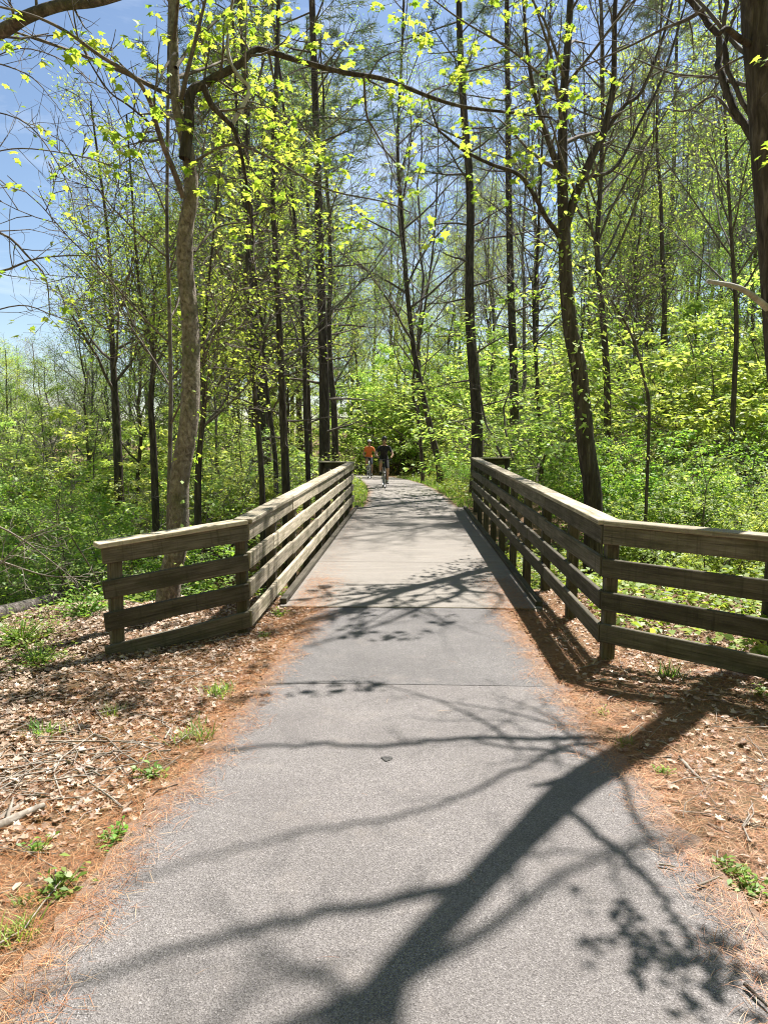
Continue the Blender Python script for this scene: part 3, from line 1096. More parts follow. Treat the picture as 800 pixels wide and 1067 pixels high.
obj('branches', tubes('branches', shift(BR[4:] + tw + t2, b0)), M['twig'], root)
lf = maple_clusters(R, t2 + tw, keep=.85, per=5, size=(.03, .09))
obj('crown', leaf_mesh('crown', *shiftleaf(lf, b0)), M['leaf_maple'], root)
k = 110
i = R.integers(2, 18, k)
a = R.uniform(0, 6.28, k)
off = np.column_stack([np.cos(a), np.sin(a), 0 * a])
obj('climbing_vine', leaf_mesh('climbing_vine', tr[i] - b0 + off * (rt[i][:, None] + .015) + R.normal(0, .03, (k, 3)), off + R.normal(0, .4, (k, 3)) - [0, 0, .4], off + [0, 0, .4], R.uniform(.035, .07, k), LEAF), M['leaf_maple'], root)

# the forked, vine-covered tree on the right
R = np.random.default_rng(42)
YR = 11.0
q0 = at(620, 530, YR)
b0 = np.array([q0[0], q0[1], hz(q0[0], q0[1])])
root = thing('forked_tree', 'forked dark tree with leafy vines rising close behind the right railing corner', 'tree', tuple(b0))
tr = spline([b0 - [0, 0, .3]] + [at(x, y, YR) for x, y in ((618, 524), (611, 470), (606, 417), (602, 379), (595, 347), (590, 300), (588, 250), (586, 200), (586, 140), (588, 87), (593, 21), (596, -80), (590, -220), (600, -420))], 40)
rt = np.interp(np.linspace(0, 1, 40), [0, .05, .3, .5, .7, 1], [.17, .14, .12, .09, .06, .015])
L1 = []
for px, ya, yb, r0, r1 in (
        ([(589, 235), (597, 210), (607, 185), (618, 160), (628, 140), (635, 110), (639, 87), (640, 40), (641, 0), (650, -80), (648, -200)], YR, YR, .075, .02),
        ([(589, 262), (580, 242), (569, 227), (558, 206), (541, 182), (512, 171), (484, 157), (465, 142), (456, 133), (449, 112), (445, 100)], YR, YR - 1.5, .042, .006),
        ([(586, 190), (572, 150), (560, 110), (550, 60), (545, 0), (535, -90)], YR, YR - .8, .04, .014),
        ([(628, 140), (650, 110), (668, 95), (690, 40), (705, -20), (720, -90)], YR, YR + .5, .035, .010),
        ([(607, 185), (640, 175), (665, 130), (690, 80), (712, 10), (725, -40)], YR, YR + 1.4, .03, .010),
        ([(600, 200), (585, 165), (575, 130), (562, 100)], YR, YR - 2.0, .02, .006),
        ([(641, 20), (660, -10), (690, -60)], YR, YR - .5, .02, .008),
        ([(588, 100), (560, 75), (530, 50), (480, 20), (440, -10)], YR, YR - 2.6, .022, .006)):
    q = ppath(px, ya, yb)
    L1.append((q, np.linspace(r0, r1, len(q)), 7))
tw, t2 = side_twigs(R, tr[20:], rt[20:], 16, 1.8)
maple = []
for j, q in enumerate(L1):
    Lq = np.linalg.norm(np.diff(q[0], axis=0), axis=1).sum()
    a_, b_ = side_twigs(R, q[0], q[1], max(4, int(Lq * 3)), .75)
    tw += a_
    t2 += b_
    if j in (1, 2, 5, 7):
        maple += a_ + b_
obj('trunk', tubes('trunk', shift([(tr, rt, 12)], b0)), M['bark_dark'], root)
for q in L1[:5]:
    obj('limb', tubes('limb', shift([q], b0)), M['bark_dark'], root)
obj('branches', tubes('branches', shift(L1[5:] + tw + t2, b0)), M['twig'], root)
lf = maple_clusters(R, maple, keep=.9, per=5, size=(.04, .10))
obj('crown', leaf_mesh('crown', *shiftleaf(lf, b0)), M['leaf_maple'], root)
k = 700
i = R.integers(7, 24, k)
a = R.uniform(0, 6.28, k)
off = np.column_stack([np.cos(a), np.sin(a), 0 * a])
rad_ = R.uniform(0, 1, (k, 1)) ** 2 * .75 * (1 - np.abs(i[:, None] - 13) / 14.0)
obj('climbing_vine', leaf_mesh('climbing_vine', tr[i] - b0 + off * (rt[i][:, None] + rad_) + R.normal(0, .12, (k, 3)), off + R.normal(0, .4, (k, 3)) - [0, 0, .4], off * .5 + [0, 0, .8], R.uniform(.06, .13, k), LEAF), M['leaf_spring'], root)

# the big trunk at the right edge, whose shadow crosses the path
R = np.random.default_rng(43)
sh = [(540, 880, 5.75), (470, 952, 6.6), (400, 1030, 7.3), (350, 1085, 7.7)]
q = [from_shadow(x, y, z) for x, y, z in sh]
YB = 6.0
b0 = at(808, 470, YB) + [.19, 0, 0]
b0[2] = hz(b0[0], b0[1])
root = thing('big_tree', 'thick rough dark trunk at the right edge, casting its shadow over the path', 'tree', tuple(b0))
tr = [b0 - [0, 0, .3]] + [at(x, y, YB) + [r_, 0, 0] for x, y, r_ in ((806, 450, .15), (799, 380, .136), (793, 280, .126), (786, 190, .119), (779, 90, .112), (772, 0, .106))] + q
tr += [tr[-1] + [-.25, .1, 2.2], tr[-1] + [-.3, .3, 4.6], tr[-1] + [-.5, .4, 7.5]]
tr = spline(tr, 44)
rt = np.interp(tr[:, 2], [0, .5, 2.2, 4, 5.0, 5.7, 8, 10, 16], [.23, .175, .135, .118, .106, .080, .068, .05, .02])
L1 = []
for pts, r0, r1 in (
        ([(640, 768, 3.75), (600, 769, 4.5), (560, 772, 5.1), (480, 771, 5.6), (400, 779, 6.0), (330, 777, 6.3), (225, 784, 6.7), (150, 800, 7.0)], .033, .015),
        ([(632, 769, 3.9), (590, 780, 4.7), (560, 795, 5.2), (500, 820, 5.9), (440, 848, 6.5), (330, 866, 7.4), (220, 895, 8.2), (120, 930, 8.9)], .021, .010),
        ([(500, 922, 6.15), (430, 938, 6.8), (330, 955, 7.4), (230, 984, 7.9), (100, 1020, 8.5), (0, 1050, 9)], .042, .012),
        ([(600, 845, 5.2), (645, 890, 4.6), (680, 930, 4.1), (705, 965, 3.6), (725, 1000, 3.15)], .026, .007),
        ([(648, 893, 4.55), (680, 884, 4.6), (720, 882, 4.7), (770, 893, 4.9), (830, 905, 5.2)], .016, .005),
        ([(530, 892, 5.9), (570, 894, 6.1), (640, 888, 6.4), (680, 878, 6.8)], .014, .005),
        ([(760, 722, 2.5), (800, 700, 3.2), (860, 690, 4.2), (930, 680, 5.2)], .022, .006)):
    p = np.array([from_shadow(*x) for x in pts])
    i = np.argmin(np.abs(tr[:, 2] - p[0][2]))
    p[0] = tr[i]
    p = spline(p, 5 * len(pts))
    p += R.normal(0, .012, p.shape)
    L1.append((p, np.linspace(r0, r1, len(p)), 7))
stub = [spline([at(804, 325, 6.0), at(788, 311, 5.9), at(768, 299, 5.8), at(737, 293, 5.7)], 9),
        spline([at(788, 50, 6.0), at(768, 38, 5.9), at(757, 29, 5.85), at(749, 35, 5.8)], 9)]
tw, t2 = side_twigs(R, tr[26:], rt[26:], 16, 2.0)
for j, qq in enumerate(L1):
    a_, b_ = side_twigs(R, qq[0], qq[1], 5, .5, sub=2)
    tw += a_
    t2 += b_
for px, ya, yb, r0, r1 in (
        ([(790, 60), (768, 48), (735, 8), (712, -14)], 6.0, 6.8, .022, .012),
        ([(790, 92), (760, 84), (742, 80), (700, 76), (660, 60)], 6.0, 7.2, .02, .006),
        ([(795, 130), (770, 128), (745, 100), (715, 115), (690, 112)], 6.0, 7.0, .016, .005),
        ([(735, 8), (715, 20), (690, 30), (655, 48), (600, 72)], 6.6, 7.6, .02, .006)):
    qx = ppath(px, ya, yb)
    L1.append((qx, np.linspace(r0, r1, len(qx)), 6))
    a_, b_ = side_twigs(R, qx, L1[-1][1], 7, .5)
    tw += a_
    t2 += b_
obj('trunk', tubes('trunk', shift([(tr, rt, 14)], b0)), M['bark_dark'], root)
for qq in L1[:4]:
    obj('limb', tubes('limb', shift([qq], b0)), M['bark_dark'], root)
for s_ in stub:
    tag(obj('dead_stub', tubes('dead_stub', shift([(s_, np.linspace(.030, .016, 9), 7)], b0), True, True), M['bark_pale'] if s_ is stub[0] else M['bark_dark'], root), 'broken dead limb without bark' if s_ is stub[0] else None)
obj('branches', tubes('branches', shift(L1[4:] + tw + t2, b0)), M['twig'], root)
# leaf clusters over the lower right of the path and the sprigs at the right edge
cl = []
for (x, y, z, n, s) in ((700, 1012, 3.15, 8, .075), (738, 1015, 3.1, 8, .075), (690, 985, 3.3, 4, .05), (696, 1040, 3.1, 3, .04), (772, 1030, 3.0, 7, .075), (722, 985, 3.3, 3, .05), (643, 1002, 4.2, 6, .06)):
    c = from_shadow(x, y, z)
    for _ in range(n):
        p = c + R.normal(0, s, 3) * [1, 1, .4]
        cl.append((np.array([c, p]), None, 0))
for x, y, Y_ in ((800, 150, 4.1), (803, 56, 4.5)):
    for _ in range(3):
        cl.append((np.array([at(x + 12, y - 10, Y_), at(x, y, Y_) + R.normal(0, .025, 3)]), None, 0))
lf = maple_clusters(R, cl, per=3, size=(.035, .065))
obj('crown', leaf_mesh('crown', *shiftleaf(lf, b0)), M['leaf_maple'], root)

# a tree left of the frame that reaches in at the top corner
R = np.random.default_rng(44)
b0 = np.array([-4.6, 6.2, 0.0])
b0[2] = hz(b0[0], b0[1])
root = thing('mossy_tree', 'mossy limb reaching in across the top left corner from a tree outside', 'tree', tuple(b0))
tr = spline([b0 - [0, 0, .3], b0 + [.05, 0, 2], b0 + [-.1, .1, 5], b0 + [.1, .3, 9], b0 + [0, .3, 13]], 20)
rt = taper(.16, .03, 20)
li = spline([b0 + [-.02, 0, 4.1], at(-60, 60, 6.0), at(0, 33, 5.8), at(28, 17, 5.7), at(63, 5, 5.6), at(105, 0, 5.5), at(180, -25, 5.2)], 26)
l2_ = spline([at(-70, 225, 6.4), at(0, 242, 6.3), at(30, 268, 6.3), at(48, 290, 6.3), at(52, 330, 6.3)], 14)
l3_ = spline([at(-60, 292, 6.5), at(0, 283, 6.4), at(35, 270, 6.4), at(75, 266, 6.4), at(110, 268, 6.4)], 14)
L1 = [(li, np.linspace(.06, .03, 26), 8), (l2_, np.linspace(.014, .004, 14), 5), (l3_, np.linspace(.013, .004, 14), 5)]
for px in ([(-40, 80), (20, 50), (80, 72), (112, 120)], [(-40, 170), (10, 155), (60, 158), (110, 170), (160, 190)], [(-30, 110), (30, 130), (70, 190), (80, 240)], [(-40, 335), (20, 318), (60, 330), (110, 342)], [(-20, 60), (30, 78), (60, 110)]):
    qx = ppath(px, 6.4, 6.2)
    L1.append((qx, np.linspace(.007, .003, len(qx)), 4))
tw, t2 = [], []
for qq in L1:
    a_, b_ = side_twigs(R, qq[0], qq[1], 7, .5, rmin=.0022)
    tw += a_
    t2 += b_
obj('trunk', tubes('trunk', shift([(tr, rt, 10)], b0)), M['bark_grey'], root)
obj('limb', tubes('limb', shift(L1[:1], b0)), M['log'], root)
obj('branches', tubes('branches', shift(L1[1:] + tw + t2, b0)), M['twig'], root)
lf = maple_clusters(R, t2, keep=.22, per=2, size=(.05, .09))
obj('crown', leaf_mesh('crown', *shiftleaf(lf, b0)), M['leaf_maple'], root)


# ------------------------------------------------------------------ the woods behind
R = np.random.default_rng(7)


def bg(kind, n, px, Yr, top, label, cat, group, widen=(.8, 1.2), hmax=27, hmin=3.0, sep=1.6):
    done, tries = 0, 0
    while done < n and tries < n * 30:
        tries += 1
        Y_ = R.uniform(*Yr)
        p = at(R.uniform(*px), 450, Y_)
        x = p[0]
        if abs(x - float(path_c(Y_))) < 1.9 or (6 < Y_ < 18 and abs(x) < 2.2):
            continue
        if any((x - o.location.x) ** 2 + (Y_ - o.location.y) ** 2 < sep ** 2 for o in PLACED):
            continue
        ztop = at(400, R.uniform(*top), Y_)[2]
        h = min(hmax, max(hmin, ztop - hz(x, Y_)))
        if Y_ < 24 and shades_front(x, Y_, h * (.45 if kind in ('pine',) else .25), h, 1.2 if kind == 'pine' else .9):
            continue
        if kind != 'bare' and R.random() < .85 and shades_front(x, Y_, h * (.45 if kind == 'pine' else .25), h, .6, (-7, 3, 17, 58)):
            continue
        place(kind, done, x, Y_, h, R.uniform(0, 6.28), label, cat, group, R.uniform(*widen), R.normal(0, .025))
        done += 1


bg('bare', 16, (-40, 110), (42, 80), (345, 400), 'small bare grey tree in the far treeline below the open sky on the left', 'tree', 'bare trees in the far left treeline', (1.3, 1.9))
bg('spring', 14, (-60, 120), (30, 70), (350, 415), 'small yellow-green tree in the far treeline below the open sky on the left', 'tree', 'leafy trees in the far left treeline', (1.2, 1.8))
bg('spring', 9, (80, 260), (18, 44), (200, 330), 'slim yellow-green tree standing in the thicket left of the bridge', 'tree', 'leafy trees in the left thicket')
bg('bare', 6, (70, 260), (18, 40), (160, 300), 'thin bare tree standing in the thicket left of the bridge', 'tree', 'bare trees in the left thicket')
bg('pine', 9, (215, 350), (24, 55), (-300, 60), 'tall dark pine in the woods behind the left railing', 'tree', 'pines behind the left railing')
bg('spring', 12, (220, 360), (26, 60), (60, 280), 'yellow-green tree in the woods behind the left railing', 'tree', 'leafy trees behind the left railing')
bg('bare', 7, (360, 520), (34, 80), (90, 240), 'bare twiggy tree in the distance above the path bend', 'tree', 'bare trees beyond the path bend')
bg('spring', 16, (340, 520), (42, 75), (190, 340), 'yellow-green tree in the distance above the path bend', 'tree', 'leafy trees beyond the path bend')
bg('pine', 3, (400, 560), (40, 80), (-60, 120), 'tall grey-green pine in the distance above the path bend', 'tree', 'pines beyond the path bend')
bg('pine', 15, (520, 830), (38, 95), (-100, 90), 'tall grey-green pine on the hillside right of the bridge', 'tree', 'pines on the right hillside')
bg('bare', 8, (510, 830), (24, 60), (-60, 180), 'thin bare tree on the hillside right of the bridge', 'tree', 'bare trees on the right hillside')
bg('spring', 22, (510, 830), (24, 65), (40, 250), 'yellow-green tree on the hillside right of the bridge', 'tree', 'leafy trees on the right hillside')


def shrubs(kinds, n, xr, yr, hr, label, sep=.7, ok=None, widen=(.9, 1.35)):
    done, tries = 0, 0
    while done < n and tries < n * 40:
        tries += 1
        x, y = R.uniform(*xr), R.uniform(*yr)
        dx = abs(x - float(path_c(y)))
        if dx < 2.0 or (5.0 < y < 18.5 and dx < 2.5 + .62 * hr[1] * widen[1] * .75):
            continue
        if (kinds[done % len(kinds)] == 'young' and dx < 4.2 and y < 30) or (y > 18 and dx < 2.5):
            continue
        if ok is not None and not ok(x, y):
            continue
        if x < -.38 * y and y < 9.6:
            continue
        if kinds[done % len(kinds)] == 'young' and 17 < y < 37 and -.095 * y - 4.5 < x < .005 * y + 3.4:
            continue
        if 17 < y < 37 and -.095 * y - 3.5 < x < 0.005 * y + 1.4:
            continue
        if any((x - o.location.x) ** 2 + (y - o.location.y) ** 2 < sep ** 2 for o in PLACED):
            continue
        h = R.uniform(*hr)
        if shades_front(x, y, .3 * h, h, .5):
            continue
        kd = kinds[done % len(kinds)]
        yt = kd == 'young'
        place(kd, done // len(kinds), x, y, h, R.uniform(0, 6.28), ('bushy young tree ' if yt else 'bare twiggy shrub ' if kd == 'brush' else 'leafy green shrub ') + label, 'young tree' if yt else 'shrub',
              ('young trees ' if yt else 'bare shrubs ' if kd == 'brush' else 'shrubs ') + label, R.uniform(*widen))
        done += 1


shrubs(['spray', 'shrub', 'spray', 'brush'], 52, (-11, -2.9), (8.2, 17), (1.3, 2.4), 'on the low ground left of the bridge')
shrubs(['young', 'spray', 'young', 'brush'], 44, (-16, -3.4), (11, 26), (2.8, 4.8), 'in the thicket left of the bridge', 1.2)
shrubs(['young', 'spray'], 40, (-34, -4), (24, 46), (3.2, 6.0), 'far back in the left thicket', 1.5, widen=(1.1, 1.6))
shrubs(['spray', 'shrub', 'spray', 'brush'], 50, (2.9, 10), (8.5, 18), (1.1, 2.2), 'close behind the right railing')
shrubs(['young', 'spray', 'young', 'brush'], 60, (3.4, 20), (11.5, 30), (2.6, 5.2), 'on the slope right of the bridge', 1.1)
shrubs(['young', 'spray'], 36, (4, 34), (26, 48), (3.2, 6.0), 'high on the right hillside', 1.6, widen=(1.1, 1.6))
shrubs(['spray', 'shrub'], 26, (-6, 5), (18.2, 34), (.7, 1.6), 'on the verge of the path beyond the bridge', .8)
shrubs(['young', 'young', 'spray'], 40, (5, 55), (46, 85), (4, 8), 'along the top of the right hillside', 1.8, widen=(1.2, 1.8))
shrubs(['young', 'young', 'spray'], 40, (-14, 7), (34, 62), (4.5, 8.5), 'behind the path bend', 1.5, widen=(1.1, 1.6))
for k, ps in PROTO.items():
    for p in ps:
        if p.name not in PUSED:
            for c in list(p.children):
                bpy.data.objects.remove(c)
            bpy.data.objects.remove(p)


# ------------------------------------------------------------------ what lies and grows on the ground
R = np.random.default_rng(9)


def edge_d(x, y):
    return np.abs(x - path_c(y)) - half_w(y)


def scatter(n, xr, yr, keep):
    x, y = R.uniform(*xr, n), R.uniform(*yr, n)
    m = R.random(n) < keep(x, y)
    return x[m], y[m]


def flat_leaves(x, y, size, tmpl, lift=(.003, .03), tilt=.35):
    n = len(x)
    z = height(x, y) + R.uniform(*lift, n)
    a = R.uniform(0, 6.28, n)
    U = np.column_stack([np.cos(a), np.sin(a), R.normal(0, tilt * .6, n)])
    Nn = np.column_stack([R.normal(0, tilt, n), R.normal(0, tilt, n), np.ones(n)])
    return np.column_stack([x, y, z]), U, Nn, R.uniform(*size, n), tmpl


far_fade = lambda y: 1 / (1 + np.maximum(0, y - 5) * .25)
patchy = lambda x, y: .5 + .5 * np.sin(x * 2.3 + 1.7 * np.sin(y * 1.9)) * np.sin(y * 2.7 + x)
xa, ya = scatter(150000, (-6.0, -.9), (1.6, 9.5), lambda x, y: sstep(-.05, 1.0, edge_d(x, y) + .25 * patchy(x, y)) * sstep(1.8, 3.6, y + .25 * (-x - 1)) * (.35 + .65 * patchy(x, y)) * .85)
xb, yb = scatter(60000, (.9, 6.0), (1.8, 9.0), lambda x, y: sstep(.05, 1.0, edge_d(x, y) + .3 * patchy(x, y)) * (.3 + .5 * patchy(x, y) ** 2 + .5 * sstep(4.0, 4.9, y)) * .7)
xc, yc = scatter(16000, (-14, 14), (8, 34), lambda x, y: (edge_d(x, y) > .4) * .8)
CURL = (np.array([[.3, 0, -.02]] + [[x, y, .55 * y * y + .22 * (x - .4) ** 2 + .1 * x * y] for x, y in _o]), MAPLE[1])
xl, yl = np.concatenate([xa, xb, xc]), np.concatenate([ya, yb, yc])
hf = len(xl) * 6 // 10
sel = R.permutation(len(xl))
A1 = leaf_arrays(*flat_leaves(xl[sel[:hf]], yl[sel[:hf]], (.014, .05), CURL, (.002, .02), .36))
A2 = leaf_arrays(*flat_leaves(xl[sel[hf:]], yl[sel[hf:]], (.014, .05), DRY, (.002, .02), .36))
tag(obj('leaf_litter', mesh_np('leaf_litter', np.concatenate([A1[0], A2[0]]), A1[1] + [f + len(A1[0]) for f in A2[1]]), M['dry_leaf']),
    'dry tan leaves carpeting the ground on both sides of the path', None, None, 'stuff')

xa, ya = scatter(210000, (-4.5, -.68), (1.2, 8.5), lambda x, y: np.clip(1.15 - .75 * np.maximum(0, edge_d(x, y)) + .35 * (3.0 - y) * (y < 3), 0, 1) * sstep(-.20, .14, edge_d(x, y) + .14 * patchy(x * 3, y * 3)) * far_fade(y))
xb, yb = scatter(210000, (.68, 4.6), (1.2, 8.5), lambda x, y: np.clip(1.1 - .3 * np.maximum(0, edge_d(x, y)), 0, 1) * sstep(-.20, .16, edge_d(x, y) + .14 * patchy(x * 3, y * 3)) * far_fade(y))
xc, yc = scatter(700, (-1.2, 1.2), (1.2, 7), lambda x, y: .05 + .2 * (np.abs(x) > .95))
xd, yd = scatter(40000, (-1.25, 1.25), (6.2, 17), lambda x, y: sstep(.72 + .12 * sstep(8, 11, y), 1.12 + .1 * sstep(8, 11, y), np.abs(x) + .12 * patchy(x, y * 2)) * (.35 + .65 * sstep(10.5, 7.5, y)))
xn, yn = np.concatenate([xa, xb, xc, xd]), np.concatenate([ya, yb, yc, yd])
P, U, Nn, S, T = flat_leaves(xn, yn, (.04, .10), STRAW, (.004, .022), .16)
U[:, 2] *= .7
on = np.abs(xn) < 1.2
P[on, 2] = np.maximum(P[on, 2], .018)
tag(obj('pine_needles', leaf_mesh('pine_needles', P, U, Nn, S, T), M['straw']), 'rusty fallen pine needles along both edges of the path', None, None, 'stuff')


def stick_tubes(n, xr, yr, L, r, keep):
    tl = []
    x, y = scatter(n, xr, yr, keep)
    for a, b in zip(x, y):
        an = R.uniform(0, 3.14)
        l = R.uniform(*L)
        k = 4
        t_ = np.linspace(-.5, .5, k) * l
        px, py = a + np.cos(an) * t_ + R.normal(0, l * .04, k), b + np.sin(an) * t_ + R.normal(0, l * .04, k)
        if (np.abs(px) < 1.12).any():
            continue
        z = height(px, py) + R.uniform(.008, .03) + R.normal(0, .008, k)
        tl.append((np.column_stack([px, py, z]), np.linspace(1, .5, k) * R.uniform(*r), 4))
    return tl


tl = stick_tubes(1300, (-5, -1.1), (1.6, 7.5), (.08, .5), (.0015, .005), lambda x, y: .25 + .75 * np.exp(-((x + 2.1) ** 2 + (y - 3.5) ** 2) / 1.2)) + stick_tubes(420, (-2.6, -1.25), (2.8, 4.2), (.15, .7), (.002, .007), lambda x, y: np.exp(-((x + 1.75) ** 2 / .3 + (y - 3.5 - .5 * (x + 1.75)) ** 2 / .06))) + \
    stick_tubes(900, (1.1, 5), (1.8, 7), (.08, .45), (.0015, .005), lambda x, y: .6 + 0 * x)
tag(obj('twig_litter', tubes('twig_litter', tl), M['stick']), 'small pale twigs scattered over the leaves and needles', None, None, 'stuff')

# sticks one can tell apart: pixel ends, radius
STICKS = [
    ('longest dark stick on the left, its thin end touching the asphalt edge', (100, 842), (186, 822), .007, 'bark_dark'),
    ('pale thick stick at the left frame edge below the branch pile', (-6, 866), (46, 842), .024, 'stick'),
    ('pale stick lying along the lowest side of the left branch pile', (-4, 856), (34, 832), .014, 'stick'),
    ('grey stick sloping from the left branch pile up to the asphalt', (72, 846), (132, 792), .011, 'stick'),
    ('straight pale stick pointing up right from the left branch pile', (84, 818), (122, 782), .010, 'stick'),
    ('long pale stick on the dry leaves parallel to the asphalt edge', (128, 790), (190, 769), .008, 'stick'),
    ('thin grey stick crossing the middle of the left branch pile', (52, 792), (140, 786), .007, 'twig_grey'),
    ('curved thin stick above the left branch pile', (-4, 792), (62, 806), .006, 'twig_grey'),
    ('short dark stick standing out of the left branch pile', (118, 792), (136, 812), .009, 'bark_dark'),
    ('pale stick leaning on the leaves below the left angled railing end', (152, 728), (188, 714), .008, 'stick'),
    ('short pale stick beside the green tuft near the left railing corner', (206, 706), (240, 698), .009, 'stick'),
    ('thick short grey stick on the needles right of the big shadow', (709, 790), (733, 814), .012, 'stick'),
    ('grey stick lying across the needles above the right weed clumps', (704, 842), (742, 846), .007, 'stick'),
    ('dark broken stick lying on the needles at the right', (758, 850), (790, 862), .009, 'bark_dark'),
    ('thin pale stick lowest on the needles at the right', (738, 856), (762, 866), .006, 'stick'),
    ('curved pale twig among the leaves at the right frame edge', (728, 762), (792, 752), .006, 'stick'),
    ('pale twig beside the lowest right weed clump', (727, 928), (746, 918), .006, 'stick'),
    ('dark twig at the bottom right corner of the photo', (774, 1032), (800, 1058), .007, 'bark_dark'),
    ('small pale twig lying on the asphalt at the lower right', (686, 905), (704, 908), .005, 'stick'),
    ('thin dark twig lying at the bottom left corner', (-4, 1030), (24, 1020), .006, 'bark_dark'),
    ('brown stick beside the right railing corner, on the leaves', (700, 716), (772, 706), .008, 'stick'),
]
for lab, a, b, r, mt in STICKS:
    A, B = gnd(*a), gnd(*b)
    k = 9
    tt = np.linspace(0, 1, k)[:, None]
    Q = A + (B - A) * tt
    L = np.linalg.norm(B - A)
    Q[:, :2] += np.cumsum(R.normal(0, L * .012, (k, 2)), 0)
    Q[:, 2] = np.maximum(height(Q[:, 0], Q[:, 1]), np.where(np.abs(Q[:, 0]) < 1.2, .012, -9)) + r + .001
    mid = Q[k // 2].copy()
    tl = [(Q - mid, np.linspace(r, r * .55, k), 7)]
    for _ in range(int(L / .22)):
        i = int(R.integers(2, k - 1))
        d = nrm(Q[i] - Q[i - 1])
        s = R.choice([-1, 1])
        e = limb(R, Q[i] - mid, nrm(d + np.array([-d[1], d[0], .15]) * s * .8), R.uniform(.06, .2), 4, .1, 0)
        e[:, 2] = np.maximum(e[:, 2], -r)
        tl.append((e, np.linspace(r * .45, r * .2, 4), 5))
    o = obj('fallen_stick', tubes('fallen_stick', tl, True), M[mt])
    o.location = mid
    tag(o, lab, 'stick', 'sticks fallen beside the path')

# fallen log and bare brush on the left bank


def hit(px, py, up=0.0):
    for Y_ in np.arange(3, 20, .02):
        p = at(px, py, Y_)
        if p[2] < hz(p[0], p[1]) + up:
            return p
    return p


A, B = hit(-40, 650, .1), hit(108, 606, .12)
Q = spline([A, A * .6 + B * .4 + [0, 0, -.03], A * .3 + B * .7 + [0, 0, .05], B], 16)
Q[:, 2] = np.maximum(Q[:, 2], height(Q[:, 0], Q[:, 1]) + .07)
Q[1:-1, 2] = (Q[:-2, 2] + Q[1:-1, 2] + Q[2:, 2]) / 3
tl = [(Q - A, np.linspace(.085, .05, 16), 10)]
for i, s, l in ((6, 1, .5), (9, -1, .7), (12, 1, .6)):
    e = limb(R, Q[i] - A, nrm(np.array([.3 * s, .3, .9])), l, 6, .12, 0)
    tl.append((e, np.linspace(.022, .008, 6), 6))
o = obj('fallen_log', tubes('fallen_log', tl, True), M['log'])
o.location = A
tag(o, 'mossy grey fallen log on the low bank left of the angled railing end', 'log')
for i, (px, Yb, lab) in enumerate((
        ([(-30, 625), (0, 588), (30, 560), (62, 546)], 7.2, 'pale bare branch sticking up out of the left bank, steepest of them'),
        ([(-30, 575), (10, 588), (50, 600), (92, 601)], 7.4, 'pale bare branch arching nearly level over the left bank'),
        ([(-20, 540), (20, 560), (60, 590), (95, 618)], 7.9, 'pale bare branch sloping down towards the fallen log'))):
    q = ppath(px, Yb, Yb + .3)
    a_, b_ = side_twigs(R, q, np.linspace(.012, .004, len(q)), 7, .4)
    o = obj('bare_branch', tubes('bare_branch', [(q - q[0], np.linspace(.012, .004, len(q)), 6)] + shift(a_ + b_, q[0])), M['stick'])
    o.location = q[0]
    tag(o, lab, 'branch', 'bare branches over the left bank')

# weeds ---------------------------------------------------------
WEEDS = [
    ('leafy green weed clump nearest the bottom left corner of the path', 62, 925, .12, 'r'),
    ('small green weed low at the left frame edge', 24, 940, .06, 'g'),
    ('green grass tuft at the left edge, lowest of all tufts', 18, 972, .10, 'g'),
    ('broad-leaved weed on the needles beside the asphalt, below the dark stick', 118, 872, .10, 'r'),
    ('small weed between the branch pile and the lower weed clump', 40, 884, .07, 'r'),
    ('green weed at the asphalt edge right of the branch pile', 158, 806, .10, 'r'),
    ('grass tuft at the asphalt edge just above the branch pile', 203, 768, .14, 'g'),
    ('green grass tuft near the asphalt edge below the left railing', 228, 722, .13, 'g'),
    ('tiny tuft in the dry leaves above the branch pile', 118, 742, .09, 'g'),
    ('dry yellowish tuft in the leaves at the far left', 46, 762, .12, 'g'),
    ('tuft at the foot of the left railing corner', 292, 640, .12, 'r'),
    ('weed just outside the left railing corner', 276, 662, .08, 'r'),
    ('leafy weed clump on the needles at the lower right, upper one', 762, 906, .10, 'r'),
    ('leafy weed clump on the needles at the lower right, lower one', 782, 924, .09, 'r'),
    ('tiny weed on the needles beside the tree shadow', 692, 802, .06, 'r'),
    ('small tuft where the trunk shadow meets the needles', 652, 773, .08, 'g'),
    ('small green weed at the right frame edge', 792, 742, .09, 'r'),
    ('grass tuft in the shade of the right angled railing end', 700, 708, .16, 'g'),
    ('weed on the needles below the right railing corner', 628, 742, .06, 'r'),
    ('leafy bright green plant low at the left frame edge by the log', 22, 668, .24, 'b'),
    ('bright green plant between the log and the left angled railing end', 90, 634, .26, 'b'),
    ('bright green plant left of the angled railing end, closest to the frame', 40, 690, .16, 'b'),
    ('low green plant right behind the left angled railing end', 205, 600, .30, 'b'),
]
